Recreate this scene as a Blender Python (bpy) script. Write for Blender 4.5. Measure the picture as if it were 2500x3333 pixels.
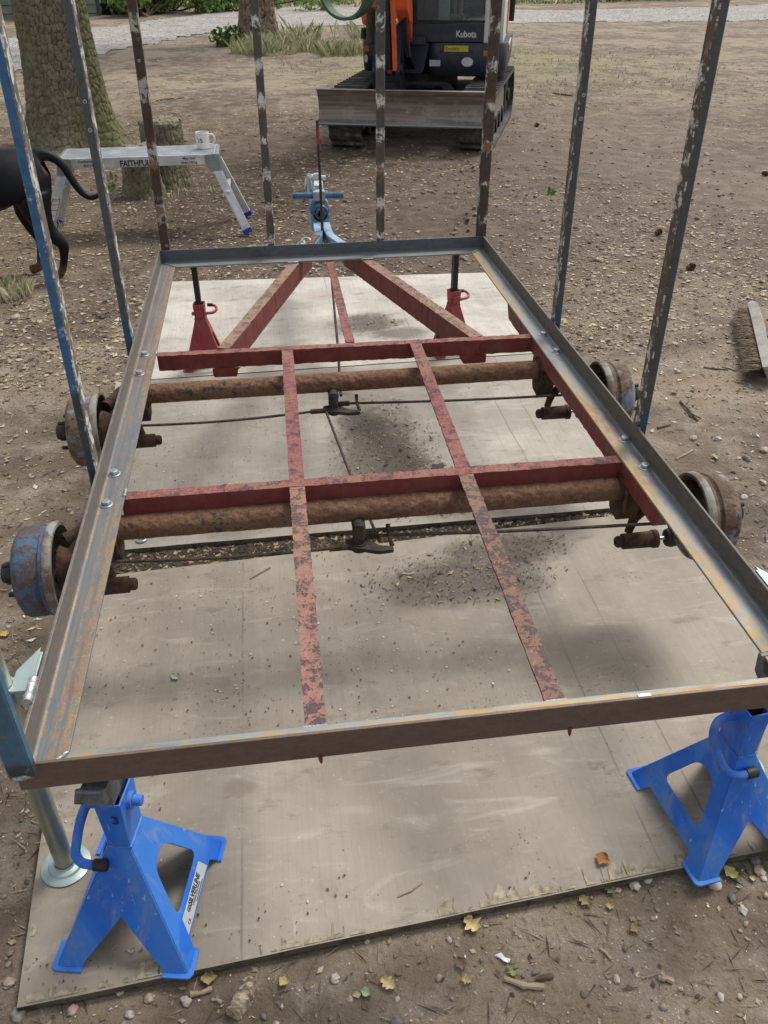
import bpy, bmesh, math, random
import numpy as np
from mathutils import Vector, Matrix
from mathutils.geometry import tessellate_polygon
for o in list(bpy.data.objects): bpy.data.objects.remove(o)
SC = bpy.context.scene
COL = SC.collection
R_ = math.radians
random.seed(7)
RNG = np.random.default_rng(11)

# ------------------------------------------------------------------ camera
CAM = np.array([0, 0, 1.548])
def cam_axes(p, y, r):
    cy, sy = math.cos(y), math.sin(y)
    f = np.array([-sy*math.cos(p), cy*math.cos(p), -math.sin(p)]); rt = np.array([cy, sy, 0.0]); d = np.cross(f, rt)
    cr, sr = math.cos(r), math.sin(r)
    return np.array([cr*rt+sr*d, -sr*rt+cr*d, f])
FOC = 2744.4
CM = cam_axes(R_(34.103), R_(-7.503), R_(.3637))
cd = bpy.data.cameras.new('camera'); cam = bpy.data.objects.new('camera', cd); COL.objects.link(cam)
m3 = Matrix((CM[0], -CM[1], -CM[2])).transposed()
cam.matrix_world = Matrix.Translation(Vector(CAM)) @ m3.to_4x4()
cd.sensor_fit = 'VERTICAL'; cd.sensor_height = 24.0; cd.lens = 24.0*FOC/3333
cd.clip_start = 0.05; cd.clip_end = 500
SC.camera = cam
# ------------------------------------------------------------------ sky, sun, exposure (bright overcast)
SUN_EL, SUN_AZ = 58, 50           # elevation, azimuth from +y towards +x
w = bpy.data.worlds.new('World'); SC.world = w; w.use_nodes = True
nt = w.node_tree; nt.nodes.clear()
sky = nt.nodes.new('ShaderNodeTexSky'); sky.sky_type = 'NISHITA'; sky.sun_disc = False
sky.sun_elevation = R_(SUN_EL); sky.sun_rotation = R_(SUN_AZ); sky.dust_density = 3.0; sky.air_density = 1.0
hs = nt.nodes.new('ShaderNodeHueSaturation'); hs.inputs['Saturation'].default_value = 0.33
bg = nt.nodes.new('ShaderNodeBackground'); bg.inputs['Strength'].default_value = 0.135
wo = nt.nodes.new('ShaderNodeOutputWorld')
nt.links.new(sky.outputs[0], hs.inputs['Color']); nt.links.new(hs.outputs[0], bg.inputs[0]); nt.links.new(bg.outputs[0], wo.inputs[0])
sl = bpy.data.lights.new('sun', 'SUN'); sl.energy = 1.5; sl.angle = R_(17); sl.color = (1.0, .985, .96)
so = bpy.data.objects.new('sun', sl); COL.objects.link(so)
az = R_(SUN_AZ); el = R_(SUN_EL)
sd = Vector((math.sin(az)*math.cos(el), math.cos(az)*math.cos(el), math.sin(el)))
so.rotation_euler = sd.to_track_quat('Z', 'Y').to_euler(); so.location = sd*30
SC.view_settings.view_transform = 'Standard'; SC.view_settings.look = 'None'
SC.view_settings.exposure = 0.64; SC.view_settings.gamma = 1.0; SC.view_settings.use_curve_mapping = False
SC.render.engine = 'CYCLES'

# ------------------------------------------------------------------ measuring helpers: photo pixel -> place in the world
def ray(px, py): return CM.T @ np.array([(px-1250)/FOC, (py-1666.5)/FOC, 1.0])
def A(px, py, z): d = ray(px, py); return Vector(CAM + d*((z-CAM[2])/d[2]))
def AX(px, py, x): d = ray(px, py); return Vector(CAM + d*((x-CAM[0])/d[0]))
def AY(px, py, y): d = ray(px, py); return Vector(CAM + d*((y-CAM[1])/d[1]))

# ------------------------------------------------------------------ noise
def vnoise(x, y, seed=0):
    xi = np.floor(x).astype(np.int64); yi = np.floor(y).astype(np.int64); fx = x-xi; fy = y-yi
    fx = fx*fx*(3-2*fx); fy = fy*fy*(3-2*fy)
    def h(a, b):
        n = (a*374761393 + b*668265263 + seed*974711) & 0x7fffffff
        n = ((n ^ (n >> 13))*1274126177) & 0x7fffffff
        return ((n ^ (n >> 16)) & 0xffff)/65535.0
    return (h(xi, yi)*(1-fx)+h(xi+1, yi)*fx)*(1-fy)+(h(xi, yi+1)*(1-fx)+h(xi+1, yi+1)*fx)*fy
def fbm(x, y, o=4, seed=0):
    s = 0; a = .5
    for i in range(o): s = s+a*vnoise(x*2**i, y*2**i, seed+i*17); a *= .5
    return s
def sstep(a, b, x): t = np.clip((x-a)/(b-a), 0, 1); return t*t*(3-2*t)

# ------------------------------------------------------------------ materials
def lin(c):
    if isinstance(c, str): c = tuple(int(c[i:i+2], 16)/255 for i in (0, 2, 4))
    return tuple((v/12.92 if v <= .04045 else ((v+.055)/1.055)**2.4) for v in c)+(1.0,)
class NT:
    def __init__(s, name):
        s.m = bpy.data.materials.new(name); s.m.use_nodes = True; s.t = s.m.node_tree
        s.b = s.t.nodes['Principled BSDF']
        s.co = s.t.nodes.new('ShaderNodeTexCoord').outputs['Object']
    def nd(s, ty, **k):
        n = s.t.nodes.new(ty)
        for a, v in k.items(): setattr(n, a, v)
        return n
    def put(s, sock, v):
        if hasattr(v, 'is_linked'): s.t.links.new(v, sock)
        elif isinstance(v, str): sock.default_value = lin(v)
        else: sock.default_value = v
    def attr(s, name): return s.nd('ShaderNodeAttribute', attribute_name=name).outputs['Vector']
    def map(s, sc=(1, 1, 1), loc=(0, 0, 0), rot=(0, 0, 0), vec=None):
        n = s.nd('ShaderNodeMapping'); s.put(n.inputs[0], vec or s.co)
        n.inputs['Location'].default_value = loc; n.inputs['Rotation'].default_value = rot; n.inputs['Scale'].default_value = sc
        return n.outputs[0]
    def noise(s, sc, det=4, ro=.55, vec=None, dist=0):
        n = s.nd('ShaderNodeTexNoise'); s.put(n.inputs['Vector'], vec or s.co)
        n.inputs['Scale'].default_value = sc; n.inputs['Detail'].default_value = det; n.inputs['Roughness'].default_value = ro; n.inputs['Distortion'].default_value = dist
        return n.outputs[0]
    def vor(s, sc, feat='F1', vec=None, rnd=1.0, out='Distance'):
        n = s.nd('ShaderNodeTexVoronoi', feature=feat); s.put(n.inputs['Vector'], vec or s.co)
        n.inputs['Scale'].default_value = sc; n.inputs['Randomness'].default_value = rnd
        return n.outputs[out]
    def thr(s, f, lo, hi, a=0.0, b=1.0):
        n = s.nd('ShaderNodeMapRange', interpolation_type='SMOOTHSTEP'); s.put(n.inputs[0], f)
        for i, v in enumerate((lo, hi, a, b)): n.inputs[i+1].default_value = v
        return n.outputs[0]
    def math(s, op, a, b=0.0, clamp=False):
        n = s.nd('ShaderNodeMath', operation=op, use_clamp=clamp); s.put(n.inputs[0], a); s.put(n.inputs[1], b); return n.outputs[0]
    def mix(s, f, a, b, bl='MIX'):
        n = s.nd('ShaderNodeMix', data_type='RGBA', blend_type=bl); s.put(n.inputs[0], f); s.put(n.inputs[6], a); s.put(n.inputs[7], b); return n.outputs[2]
    def ramp(s, f, st):
        n = s.nd('ShaderNodeValToRGB'); s.put(n.inputs[0], f); e = n.color_ramp.elements
        while len(e) < len(st): e.new(.5)
        for i, (p, c) in enumerate(st): e[i].position = p; e[i].color = lin(c)
        return n.outputs[0]
    def sep(s, v):
        n = s.nd('ShaderNodeSeparateXYZ'); s.put(n.inputs[0], v); return n.outputs
    def rnd(s): return s.nd('ShaderNodeObjectInfo').outputs['Random']
    def blob(s, c, r, nz, amt=.6, sharp=(.75, 1.05)):
        n = s.map((1/r[0], 1/r[1], 0), (-c[0]/r[0], -c[1]/r[1], 0))
        l = s.nd('ShaderNodeVectorMath', operation='LENGTH'); s.put(l.inputs[0], n)
        d = s.math('ADD', l.outputs['Value'], s.math('MULTIPLY', s.math('SUBTRACT', nz, .5), amt*2))
        return s.thr(d, sharp[0], sharp[1], 1.0, 0.0)
    def fin(s, col, rough=.6, metal=0.0, h=None, bs=.4, bd=.01, spec=None):
        s.put(s.b.inputs['Base Color'], col); s.put(s.b.inputs['Roughness'], rough); s.put(s.b.inputs['Metallic'], metal)
        if spec is not None: s.put(s.b.inputs['Specular IOR Level'], spec)
        if h is not None:
            n = s.nd('ShaderNodeBump'); n.inputs['Strength'].default_value = bs; n.inputs['Distance'].default_value = bd
            s.put(n.inputs['Height'], h); s.t.links.new(n.outputs[0], s.b.inputs['Normal'])
        return s.m
def plain(name, c, rough=.5, metal=0.0, var=.12, sc=30, bs=.15, dirt=None):
    g = NT(name); n = g.noise(sc, 5, .6)
    c2 = tuple(max(0, v*(1-var*2)) for v in lin(c)[:3])+(1,)
    col = g.mix(g.thr(n, .3, .7), c2, c)
    if dirt: col = g.mix(g.math('MULTIPLY', g.thr(g.noise(sc*.3, 6, .7), .5, .72), dirt[1]), col, dirt[0])
    return g.fin(col, g.thr(n, .2, .8, rough+.1, rough-.08), metal, n, bs, .003)

# ------------------------------------------------------------------ mesh builder
class MB:
    def __init__(s): s.v = []; s.f = []; s.mi = []; s.a = None
    def add(s, vs, fs, mi=0):
        b = len(s.v); s.v += [tuple(p) for p in vs]; s.f += [tuple(i+b for i in f) for f in fs]; s.mi += [mi]*len(fs); return s
    def box(s, c, d, rot=None, mi=0, taper=1.0):
        hx, hy, hz = d[0]/2, d[1]/2, d[2]/2
        P = [Vector((x*hx*(taper if z > 0 else 1), y*hy*(taper if z > 0 else 1), z*hz)) for z in (-1, 1) for y in (-1, 1) for x in (-1, 1)]
        if rot is not None: P = [rot @ p for p in P]
        return s.add([p+Vector(c) for p in P], [(0, 2, 3, 1), (4, 5, 7, 6), (0, 1, 5, 4), (2, 6, 7, 3), (0, 4, 6, 2), (1, 3, 7, 5)], mi)
    def bar(s, a, b, wd, ht, up=(0, 0, 1), mi=0):
        a = Vector(a); b = Vector(b); d = (b-a); L = d.length; d.normalize(); u = Vector(up); sx = d.cross(u).normalized(); u = sx.cross(d).normalized()
        M = Matrix((sx, d, u)).transposed()
        return s.box((a+b)/2, (wd, L, ht), M, mi)
    def tube(s, pts, r, n=12, mi=0, cap=True, close=False):
        pts = [Vector(p) for p in pts]; rs = r if hasattr(r, '__len__') else [r]*len(pts)
        vs = []; fs = []; prev = None; K = len(pts)
        for i, p in enumerate(pts):
            t = (pts[min(i+1, K-1)]-pts[max(i-1, 0)]).normalized()
            if prev is None:
                q = Vector((0, 0, 1)) if abs(t.z) < .9 else Vector((1, 0, 0)); prev = t.cross(q).normalized()
            prev = (prev-t*prev.dot(t)).normalized(); q = t.cross(prev)
            for k in range(n):
                a = 2*math.pi*k/n; vs.append(p+(prev*math.cos(a)+q*math.sin(a))*rs[i])
        for i in range(K-1):
            for k in range(n): fs.append((i*n+k, i*n+(k+1) % n, (i+1)*n+(k+1) % n, (i+1)*n+k))
        if cap: fs.append(tuple(range(n-1, -1, -1))); fs.append(tuple((K-1)*n+k for k in range(n)))
        return s.add(vs, fs, mi)
    def cyl(s, a, b, r, r2=None, n=20, mi=0, cap=True): return s.tube([a, b], [r, r if r2 is None else r2], n, mi, cap)
    def lathe(s, prof, o, ax, n=32, mi=0):
        o = Vector(o); ax = Vector(ax).normalized(); q = Vector((0, 0, 1)) if abs(ax.z) < .9 else Vector((1, 0, 0)); u = ax.cross(q).normalized(); v = ax.cross(u)
        vs = []; fs = []
        for (t, r) in prof:
            for k in range(n):
                a = 2*math.pi*k/n; vs.append(o+ax*t+(u*math.cos(a)+v*math.sin(a))*max(r, 1e-4))
        for i in range(len(prof)-1):
            for k in range(n): fs.append((i*n+k, i*n+(k+1) % n, (i+1)*n+(k+1) % n, (i+1)*n+k))
        return s.add(vs, fs, mi)
    def prism(s, poly, holes, th, M, mi=0, mside=None):
        loops = [poly]+list(holes); tri = tessellate_polygon([[Vector((p[0], p[1], 0)) for p in l] for l in loops])
        flat = [p for l in loops for p in l]; n = len(flat)
        vs = [M @ Vector((p[0], p[1], -th/2)) for p in flat]+[M @ Vector((p[0], p[1], th/2)) for p in flat]
        fs = []
        for t in tri:
            a, b, c = [Vector((*flat[i], 0)) for i in t]
            if (b-a).cross(c-a).z < 0: t = (t[0], t[2], t[1])
            fs.append((t[2], t[1], t[0])); fs.append((t[0]+n, t[1]+n, t[2]+n))
        s.add(vs, fs, mi); b = 0; base = len(s.v)-2*n
        for l in loops:
            k = len(l)
            for i in range(k): s.f.append((base+b+i, base+b+(i+1) % k, base+b+(i+1) % k+n, base+b+i+n)); s.mi.append(mi if mside is None else mside)
            b += k
        return s
    def build(s, name, mats, parent=None, base=None, smooth=False, bevel=0, angle=35, weld=False):
        me = bpy.data.meshes.new(name)
        b = Vector(base) if base is not None else (Vector(parent['base']) if parent is not None and 'base' in parent else Vector((0, 0, 0)))
        me.from_pydata([(p[0]-b.x, p[1]-b.y, p[2]-b.z) for p in s.v], [], s.f)
        mats = mats if isinstance(mats, (list, tuple)) else [mats]
        for m in mats: me.materials.append(m)
        if len(mats) > 1: me.polygons.foreach_set('material_index', s.mi)
        bm = bmesh.new(); bm.from_mesh(me)
        if weld: bmesh.ops.remove_doubles(bm, verts=bm.verts, dist=1e-5)
        bmesh.ops.recalc_face_normals(bm, faces=bm.faces); bm.to_mesh(me); bm.free()
        if s.a is not None and not weld:
            at = me.attributes.new('luv', 'FLOAT_VECTOR', 'POINT'); at.data.foreach_set('vector', np.array(s.a, dtype=np.float32).ravel())
        if smooth:
            me.polygons.foreach_set('use_smooth', [True]*len(me.polygons)); me.set_sharp_from_angle(angle=R_(angle))
        o = bpy.data.objects.new(name, me); COL.objects.link(o)
        if parent is not None:
            o.parent = parent
            if 'base' in parent: o['base'] = list(b)
        if base is not None and parent is None: o.location = b
        if bevel:
            md = o.modifiers.new('bevel', 'BEVEL'); md.width = bevel; md.segments = 2; md.limit_method = 'ANGLE'; md.angle_limit = R_(40)
        return o
def tag(o, label, cat, group=None):
    o['label'] = label; o['category'] = cat
    if group: o['group'] = group
    return o
def thing(name, label, cat, base=(0, 0, 0), group=None):
    o = bpy.data.objects.new(name, None); COL.objects.link(o); o.location = base; o['base'] = list(base); o.empty_display_size = .1
    return tag(o, label, cat, group)
def kind(o, k): o['kind'] = k; return o
def dup(o, parent=None, loc=None, rot=None, scale=None):
    c = o.copy(); COL.objects.link(c)
    if parent is not None: c.parent = parent
    if loc is not None: c.location = loc
    if rot is not None: c.rotation_euler = rot
    if scale is not None: c.scale = scale
    for ch in o.children: dup(ch, c)
    return c
def raw(name, V, Fq, mats, mi=None, parent=None, smooth=False, base=None):
    me = bpy.data.meshes.new(name); V = np.asarray(V, dtype=np.float32)
    if base is not None: V = V-np.array(base, dtype=np.float32)
    Fq = np.asarray(Fq, dtype=np.int32); k = Fq.shape[1]
    me.vertices.add(len(V)); me.vertices.foreach_set('co', V.ravel()); me.loops.add(Fq.size); me.loops.foreach_set('vertex_index', Fq.ravel())
    me.polygons.add(len(Fq)); me.polygons.foreach_set('loop_start', np.arange(len(Fq), dtype=np.int32)*k)
    for m in (mats if isinstance(mats, (list, tuple)) else [mats]): me.materials.append(m)
    if mi is not None: me.polygons.foreach_set('material_index', np.asarray(mi, dtype=np.int32))
    if smooth: me.polygons.foreach_set('use_smooth', np.ones(len(Fq), dtype=bool))
    me.update(calc_edges=True)
    o = bpy.data.objects.new(name, me); COL.objects.link(o)
    if parent is not None: o.parent = parent
    if base is not None and parent is None: o.location = base
    return o
def text(txt, size, M, mat, name, parent, th=.0008, sx=1.0, bold=0.0, align='LEFT', space=1.0):
    cu = bpy.data.curves.new('txt', 'FONT'); cu.body = txt; cu.size = size; cu.extrude = th; cu.offset = bold; cu.align_x = align; cu.resolution_u = 3; cu.space_character = space
    to = bpy.data.objects.new('txt', cu); COL.objects.link(to)
    dg = bpy.context.evaluated_depsgraph_get(); me = bpy.data.meshes.new_from_object(to.evaluated_get(dg)); bpy.data.objects.remove(to)
    me.name = name; b = Vector(parent['base']) if parent is not None and 'base' in parent else Vector((0, 0, 0))
    me.transform(Matrix.Translation(-b) @ M @ Matrix.Diagonal((sx, 1, 1, 1))); me.materials.clear(); me.materials.append(mat)
    o = bpy.data.objects.new(name, me); COL.objects.link(o); o.parent = parent; o['base'] = list(b)
    return o
def frame(o, x, y):          # matrix with origin o, x axis x, y axis y (z = x cross y)
    x = Vector(x).normalized(); z = x.cross(Vector(y)).normalized(); y = z.cross(x)
    M = Matrix((x, y, z)).transposed().to_4x4(); M.translation = Vector(o); return M
def rpoly(pts, r, n=4):      # round the corners of a polygon
    out = []; K = len(pts)
    for i in range(K):
        p = Vector(pts[i]); a = Vector(pts[i-1]); b = Vector(pts[(i+1) % K]); da = (a-p); db = (b-p)
        rr = min(r, da.length*.45, db.length*.45); p0 = p+da.normalized()*rr; p1 = p+db.normalized()*rr
        for k in range(n+1):
            t = k/n; q = p0*(1-t)**2+p*2*t*(1-t)+p1*t*t; out.append((q.x, q.y))
    return out

# ================================================================== SETTING: ground, track, boards
BOARDS = [[(-.542, .809), (1.21, .943), (1.27, 2.130), (-.632, 2.022)],
          [(-.655, 2.150), (1.22, 2.160), (1.22, 3.394), (-.690, 3.362)],
          [(-.560, 3.373), (1.25, 3.404), (1.255, 4.508), (-.548, 4.622)]]
EXC_C = np.array([1.60, 9.12]); EXC_A = R_(-15.5)
EX = np.array([math.cos(EXC_A), math.sin(EXC_A)]); EF = np.array([math.sin(EXC_A), -math.cos(EXC_A)])   # right (in the picture) and forward
def inquad(x, y, q, pad=0.0):
    d = np.full(np.shape(x), 9.0)
    for i in range(4):
        a = np.array(q[i]); b = np.array(q[(i+1) % 4]); e = (b-a)/np.linalg.norm(b-a)
        d = np.minimum(d, -((x-a[0])*e[1]-(y-a[1])*e[0]))
    return d+pad
def path_mask(x, y):
    yc = 24.5-1.0*sstep(-2, 12, x)-12.5*sstep(0.5, -7.5, x)+.5*np.sin(x*.5)
    hw = 3.3+1.6*sstep(0, -6, x)-1.0*sstep(2, 9, x)
    return hw-np.abs(y-yc)+1.3*(fbm(x*1.1, y*1.1, 4, 5)-.5)
def H(x, y):
    x = np.asarray(x, float); y = np.asarray(y, float)
    d = np.hypot(x-.3, y-2)
    h = .05*(fbm(x*.55, y*.55, 3, 3)-.5)*sstep(2.2, 6, d)
    h = h+.026*(fbm(x*2.3, y*2.3, 3, 9)-.5)+.022*(fbm(x*9, y*9, 5, 4)-.5)
    rx = (x-EXC_C[0])*EX[0]+(y-EXC_C[1])*EX[1]; ry = (x-EXC_C[0])*EF[0]+(y-EXC_C[1])*EF[1]
    for cx in (-.62, .62):
        wob = .10*(fbm(ry*.8, ry*0+cx*7, 2, 2)-.5)
        m = sstep(.20, .13, np.abs(rx-cx-wob))*sstep(.7, 1.05, ry)*sstep(4.4, 3.2, ry)*(.35+.9*sstep(.35, .6, fbm(x*1.4, y*1.4, 3, 8)))
        h = h+m*(.018*np.sin(ry*2*math.pi/.088+2*np.sin(rx*5))-.008)
    m2 = sstep(.9, .3, np.abs(rx))*sstep(.75, 1.1, ry)*sstep(2.6, 1.7, ry)
    h = h+m2*.05*(fbm(x*6, y*6, 4, 12)-.42)
    q = np.maximum.reduce([inquad(x, y, b) for b in BOARDS])
    k = sstep(-.12, .01, q)
    h = h*(1-k)+k*np.minimum(h*.15-.006, -.002)
    return h
def axis(segs):
    out = []
    for a, b, st in segs: out += list(np.arange(a, b, st))
    return np.array(out+[segs[-1][1]])
gx = axis([(-150, -40, 10), (-40, -12, 1.5), (-12, -5, .3), (-5, -2.4, .06), (-2.4, 3.2, .022), (3.2, 7, .06), (7, 16, .3), (16, 40, 1.5), (40, 150, 10)])
gy = axis([(-60, -10, 8), (-10, -1, 1), (-1, .3, .12), (.3, 4.6, .022), (4.6, 9.5, .035), (9.5, 16, .09), (16, 34, .25), (34, 60, 2), (60, 200, 10)])
GX, GY = np.meshgrid(gx, gy); GZ = H(GX, GY)
nx, ny = len(gx), len(gy); I = np.arange(nx*ny).reshape(ny, nx)
Fq = np.stack([I[:-1, :-1], I[:-1, 1:], I[1:, 1:], I[1:, :-1]], -1).reshape(-1, 4)
g = NT('soil'); n1 = g.noise(.75, 5, .62); n2 = g.noise(6, 7, .68); n3 = g.noise(70, 5, .7); n4 = g.noise(2.2, 5, .6)
col = g.mix(g.thr(n1, .40, .58), '6d5f4f', '8f7f6a')
col = g.mix(g.thr(n4, .48, .68), col, '62584c')
col = g.mix(g.math('MULTIPLY', g.thr(n2, .42, .66), .55), col, '998e80')
dk = g.blob((.9, 6.6), (2.6, 2.7), n4, .5, (.5, 1.1)); col = g.mix(g.math('MULTIPLY', dk, .75), col, '4d433a')
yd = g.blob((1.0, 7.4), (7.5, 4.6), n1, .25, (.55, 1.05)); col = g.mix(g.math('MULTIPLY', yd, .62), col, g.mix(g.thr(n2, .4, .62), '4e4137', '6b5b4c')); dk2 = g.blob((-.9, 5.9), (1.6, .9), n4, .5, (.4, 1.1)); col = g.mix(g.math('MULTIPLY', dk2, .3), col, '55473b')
pal = g.blob((3.6, 6.0), (2.6, 4.5), n1, .5, (.6, 1.2)); col = g.mix(g.math('MULTIPLY', pal, .25), col, '8a7d70')
dry = g.blob((-1.9, 5.6), (1.2, 1.2), n4, .5, (.4, 1.1)); col = g.mix(g.math('MULTIPLY', dry, .4), col, '8f7c5e')
gr1 = g.blob((3.2, 14), (3.5, 4.0), n4, .9, (.35, .9)); col = g.mix(g.math('MULTIPLY', gr1, .35), col, '737748')
far = g.blob((3, 38), (60, 9), n1, .5, (.8, 1.1)); col = g.mix(g.math('MULTIPLY', far, .8), col, '9a9362')
col = g.mix(g.math('MULTIPLY', g.thr(n3, .5, .75), .45), col, '3f352c')
vs = g.vor(55); col = g.mix(g.math('MULTIPLY', g.thr(vs, .10, .16, 1, 0), g.thr(n2, .52, .6)), col, 'b8aa95')
vs2 = g.vor(150); col = g.mix(g.math('MULTIPLY', g.thr(vs2, .12, .2, 1, 0), g.thr(n2, .5, .62)), col, 'c6baa6')
hh = g.math('ADD', g.math('MULTIPLY', n2, .6), g.math('MULTIPLY', n3, .35))
MSOIL = g.fin(col, .92, 0, hh, 1.0, .03, .2)
ground = kind(raw('ground', np.stack([GX, GY, GZ], -1).reshape(-1, 3), Fq, MSOIL, smooth=True), 'structure')

# gravel track beyond the yard: a thin sheet with a ragged edge
px = np.arange(-24, 30, .25); py = np.arange(6, 31, .2); PX, PY = np.meshgrid(px, py); pm = path_mask(PX, PY)
PZ = H(PX, PY)+.005+.05*sstep(0, .6, pm)*fbm(PX*3, PY*3, 3, 31)*.5
J = np.arange(PX.size).reshape(PX.shape); ok = (pm[:-1, :-1] > 0) & (pm[1:, 1:] > 0) & (pm[1:, :-1] > 0) & (pm[:-1, 1:] > 0)
Fp = np.stack([J[:-1, :-1], J[:-1, 1:], J[1:, 1:], J[1:, :-1]], -1)[ok]
us = np.unique(Fp); rm = np.zeros(PX.size, int); rm[us] = np.arange(len(us))
g = NT('gravel'); n = g.noise(1.3, 5, .65); v = g.vor(26, out='Color'); vv = g.sep(v)[0]; vd = g.vor(26)
col = g.mix(g.thr(vv, .1, .9), '827d77', 'aaa59f'); col = g.mix(g.math('MULTIPLY', g.thr(n, .45, .65), .5), col, '80766a')
MGRAV = g.fin(col, .9, 0, vd, .8, .02, .2)
kind(raw('gravel_track', np.stack([PX, PY, PZ], -1).reshape(-1, 3)[us], rm[Fp], MGRAV, smooth=True), 'structure')

# ------------------------------------------------------------------ plywood sheets
def ply_mat(name, base, light, dirt, seed, ctr, ang=0.0):
    g = NT(name); o = seed*3.7
    gr = g.noise(1, 6, .65, g.map((60, 2.2, 3), (o, o, 0), (0, 0, ang))); n1 = g.noise(2.6, 5, .6, g.map((1, 1, 1), (o, 0, 0))); n2 = g.noise(14, 6, .7); n3 = g.noise(90, 4, .6)
    col = g.mix(g.thr(n1, .32, .68), base, light)
    col = g.mix(g.math('MULTIPLY', g.thr(gr, .42, .7), .16), col, '766e64')
    sw = g.noise(1, 5, .6, g.map((3.2, 12, 1), (o, 3, 0), (0, 0, R_(35))), 1.4); col = g.mix(g.math('MULTIPLY', g.thr(sw, .54, .70), .26), col, 'c2bbb0')
    col = g.mix(g.math('MULTIPLY', g.thr(g.noise(5, 5, .7, g.map((1, 1, 1), (0, o, 0))), .52, .7), .35), col, '7a7167')
    for c, r, st, cc in dirt:
        c = (c[0]-ctr[0], c[1]-ctr[1])
        col = g.mix(g.math('MULTIPLY', g.blob(c, r, g.noise(7, 6, .7), .65, (.45, 1.1)), st), col, cc)
    xx = g.sep(g.co)[0]
    for lx in ((-.07, .28), (-.52, .45), (.56, .66))[seed % 3]+((.31,) if seed == 1 else ()):
        wx = g.math('ABSOLUTE', g.math('SUBTRACT', g.math('ADD', xx, g.math('MULTIPLY', g.math('SUBTRACT', g.noise(3, 3), .5), .012)), lx)); col = g.mix(g.math('MULTIPLY', g.thr(wx, .001, .0035, 1, 0), g.thr(g.noise(2.7, 5, .7), .44, .54, .1, .55)), col, '5f574c')
    sp = g.vor(19, vec=g.map((1, 1.6, 1), (o, 0, 0))); big = g.noise(1.7, 6, .72, g.map((1, 1.3, 1), (2*o, o, 0)), .6); col = g.mix(g.math('MULTIPLY', g.thr(big, .50, .58), .20), col, '6d655b'); sc_ = g.noise(1, 3, .6, g.map((30, 3, 1), (o, 0, 0), (0, 0, R_(-28)))); col = g.mix(g.math('MULTIPLY', g.thr(sc_, .70, .80), .25), col, 'd0cbc2'); kn = g.vor(1.3, vec=g.map((1, .8, 1), (o*2, 1, 0))); col = g.mix(g.math('MULTIPLY', g.thr(g.math('ADD', kn, g.math('MULTIPLY', g.noise(20, 4), .05)), .075, .10, 1, 0), .5), col, '6f5c46'); col = g.mix(g.math('MULTIPLY', g.thr(sp, .05, .12, 1, 0), g.thr(g.noise(3.3, 6, .75), .52, .62, .0, .6)), col, '4d453b'); sm = g.noise(1, 6, .7, g.map((7, 16, 1), (o, 1, 0))); col = g.mix(g.math('MULTIPLY', g.thr(sm, .56, .70), .5), col, '655b4f')
    sp2 = g.vor(80); col = g.mix(g.math('MULTIPLY', g.thr(sp2, .12, .24, 1, 0), g.thr(g.noise(4, 6, .75), .52, .62, .0, .7)), col, '463e35')
    fg = g.noise(1, 4, .6, g.map((260, 6, 3), (o, o, 0))); col = g.mix(g.math('MULTIPLY', g.thr(fg, .5, .7), .16), col, '6d6457'); col = g.mix(g.math('MULTIPLY', g.thr(n3, .6, .8), .25), col, 'd8d0c0')
    top = g.fin(col, g.thr(n1, .3, .7, .62, .85), 0, g.math('ADD', gr, g.math('MULTIPLY', n2, .5)), .22, .004, .35)
    g = NT(name+'_edge'); z = g.sep(g.co)[2]; lay = g.math('FRACT', g.math('MULTIPLY', z, 420.0))
    col = g.mix(g.thr(lay, .45, .55), '6b5f4e', '4a4136'); col = g.mix(g.thr(g.noise(30, 5, .7), .45, .7), col, '2f2a23')
    return top, g.fin(col, .9, 0, g.noise(60), .5, .004, .2)
def chips(name, q, i0, i1, parent, n, mat, seed):       # splintered bare wood along an edge of the sheet
    rg = np.random.default_rng(seed); a = Vector((*q[i0], .0185)); b = Vector((*q[i1], .0185)); e = (b-a).normalized(); inn = Vector((-e.y, e.x, 0)); mb = MB()
    for k in range(n):
        t = rg.random(); t = t if rg.random() < .25 else [.30, .47, .53, .66, .72, .9, .12][int(rg.integers(0, 7))]+rg.normal(0, .022); t = min(.99, max(.01, t)); mb_z = .0002+.0016*rg.random()
        p = a.lerp(b, t)+inn*.004; L = .004+.035*rg.random()**3; wd = .003+.030*rg.random()**2; ang = rg.normal(0, .05)
        d = Matrix.Rotation(ang, 3, 'Z') @ inn; wv = e*wd/2; jag = e*rg.normal(0, wd*.2)
        zt = Vector((0, 0, rg.uniform(.0004, .0016)))
        p = p+Vector((0, 0, mb_z)); mb.add([p-wv, p+wv, p+wv*.8+d*L*rg.uniform(.6, 1)+jag, p+wv*.1+d*L+jag+zt, p-wv*.9+d*L*rg.uniform(.5, .9)+jag], [(0, 1, 2, 3, 4)])
    return kind(mb.build(name, mat, parent), 'stuff')
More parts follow.
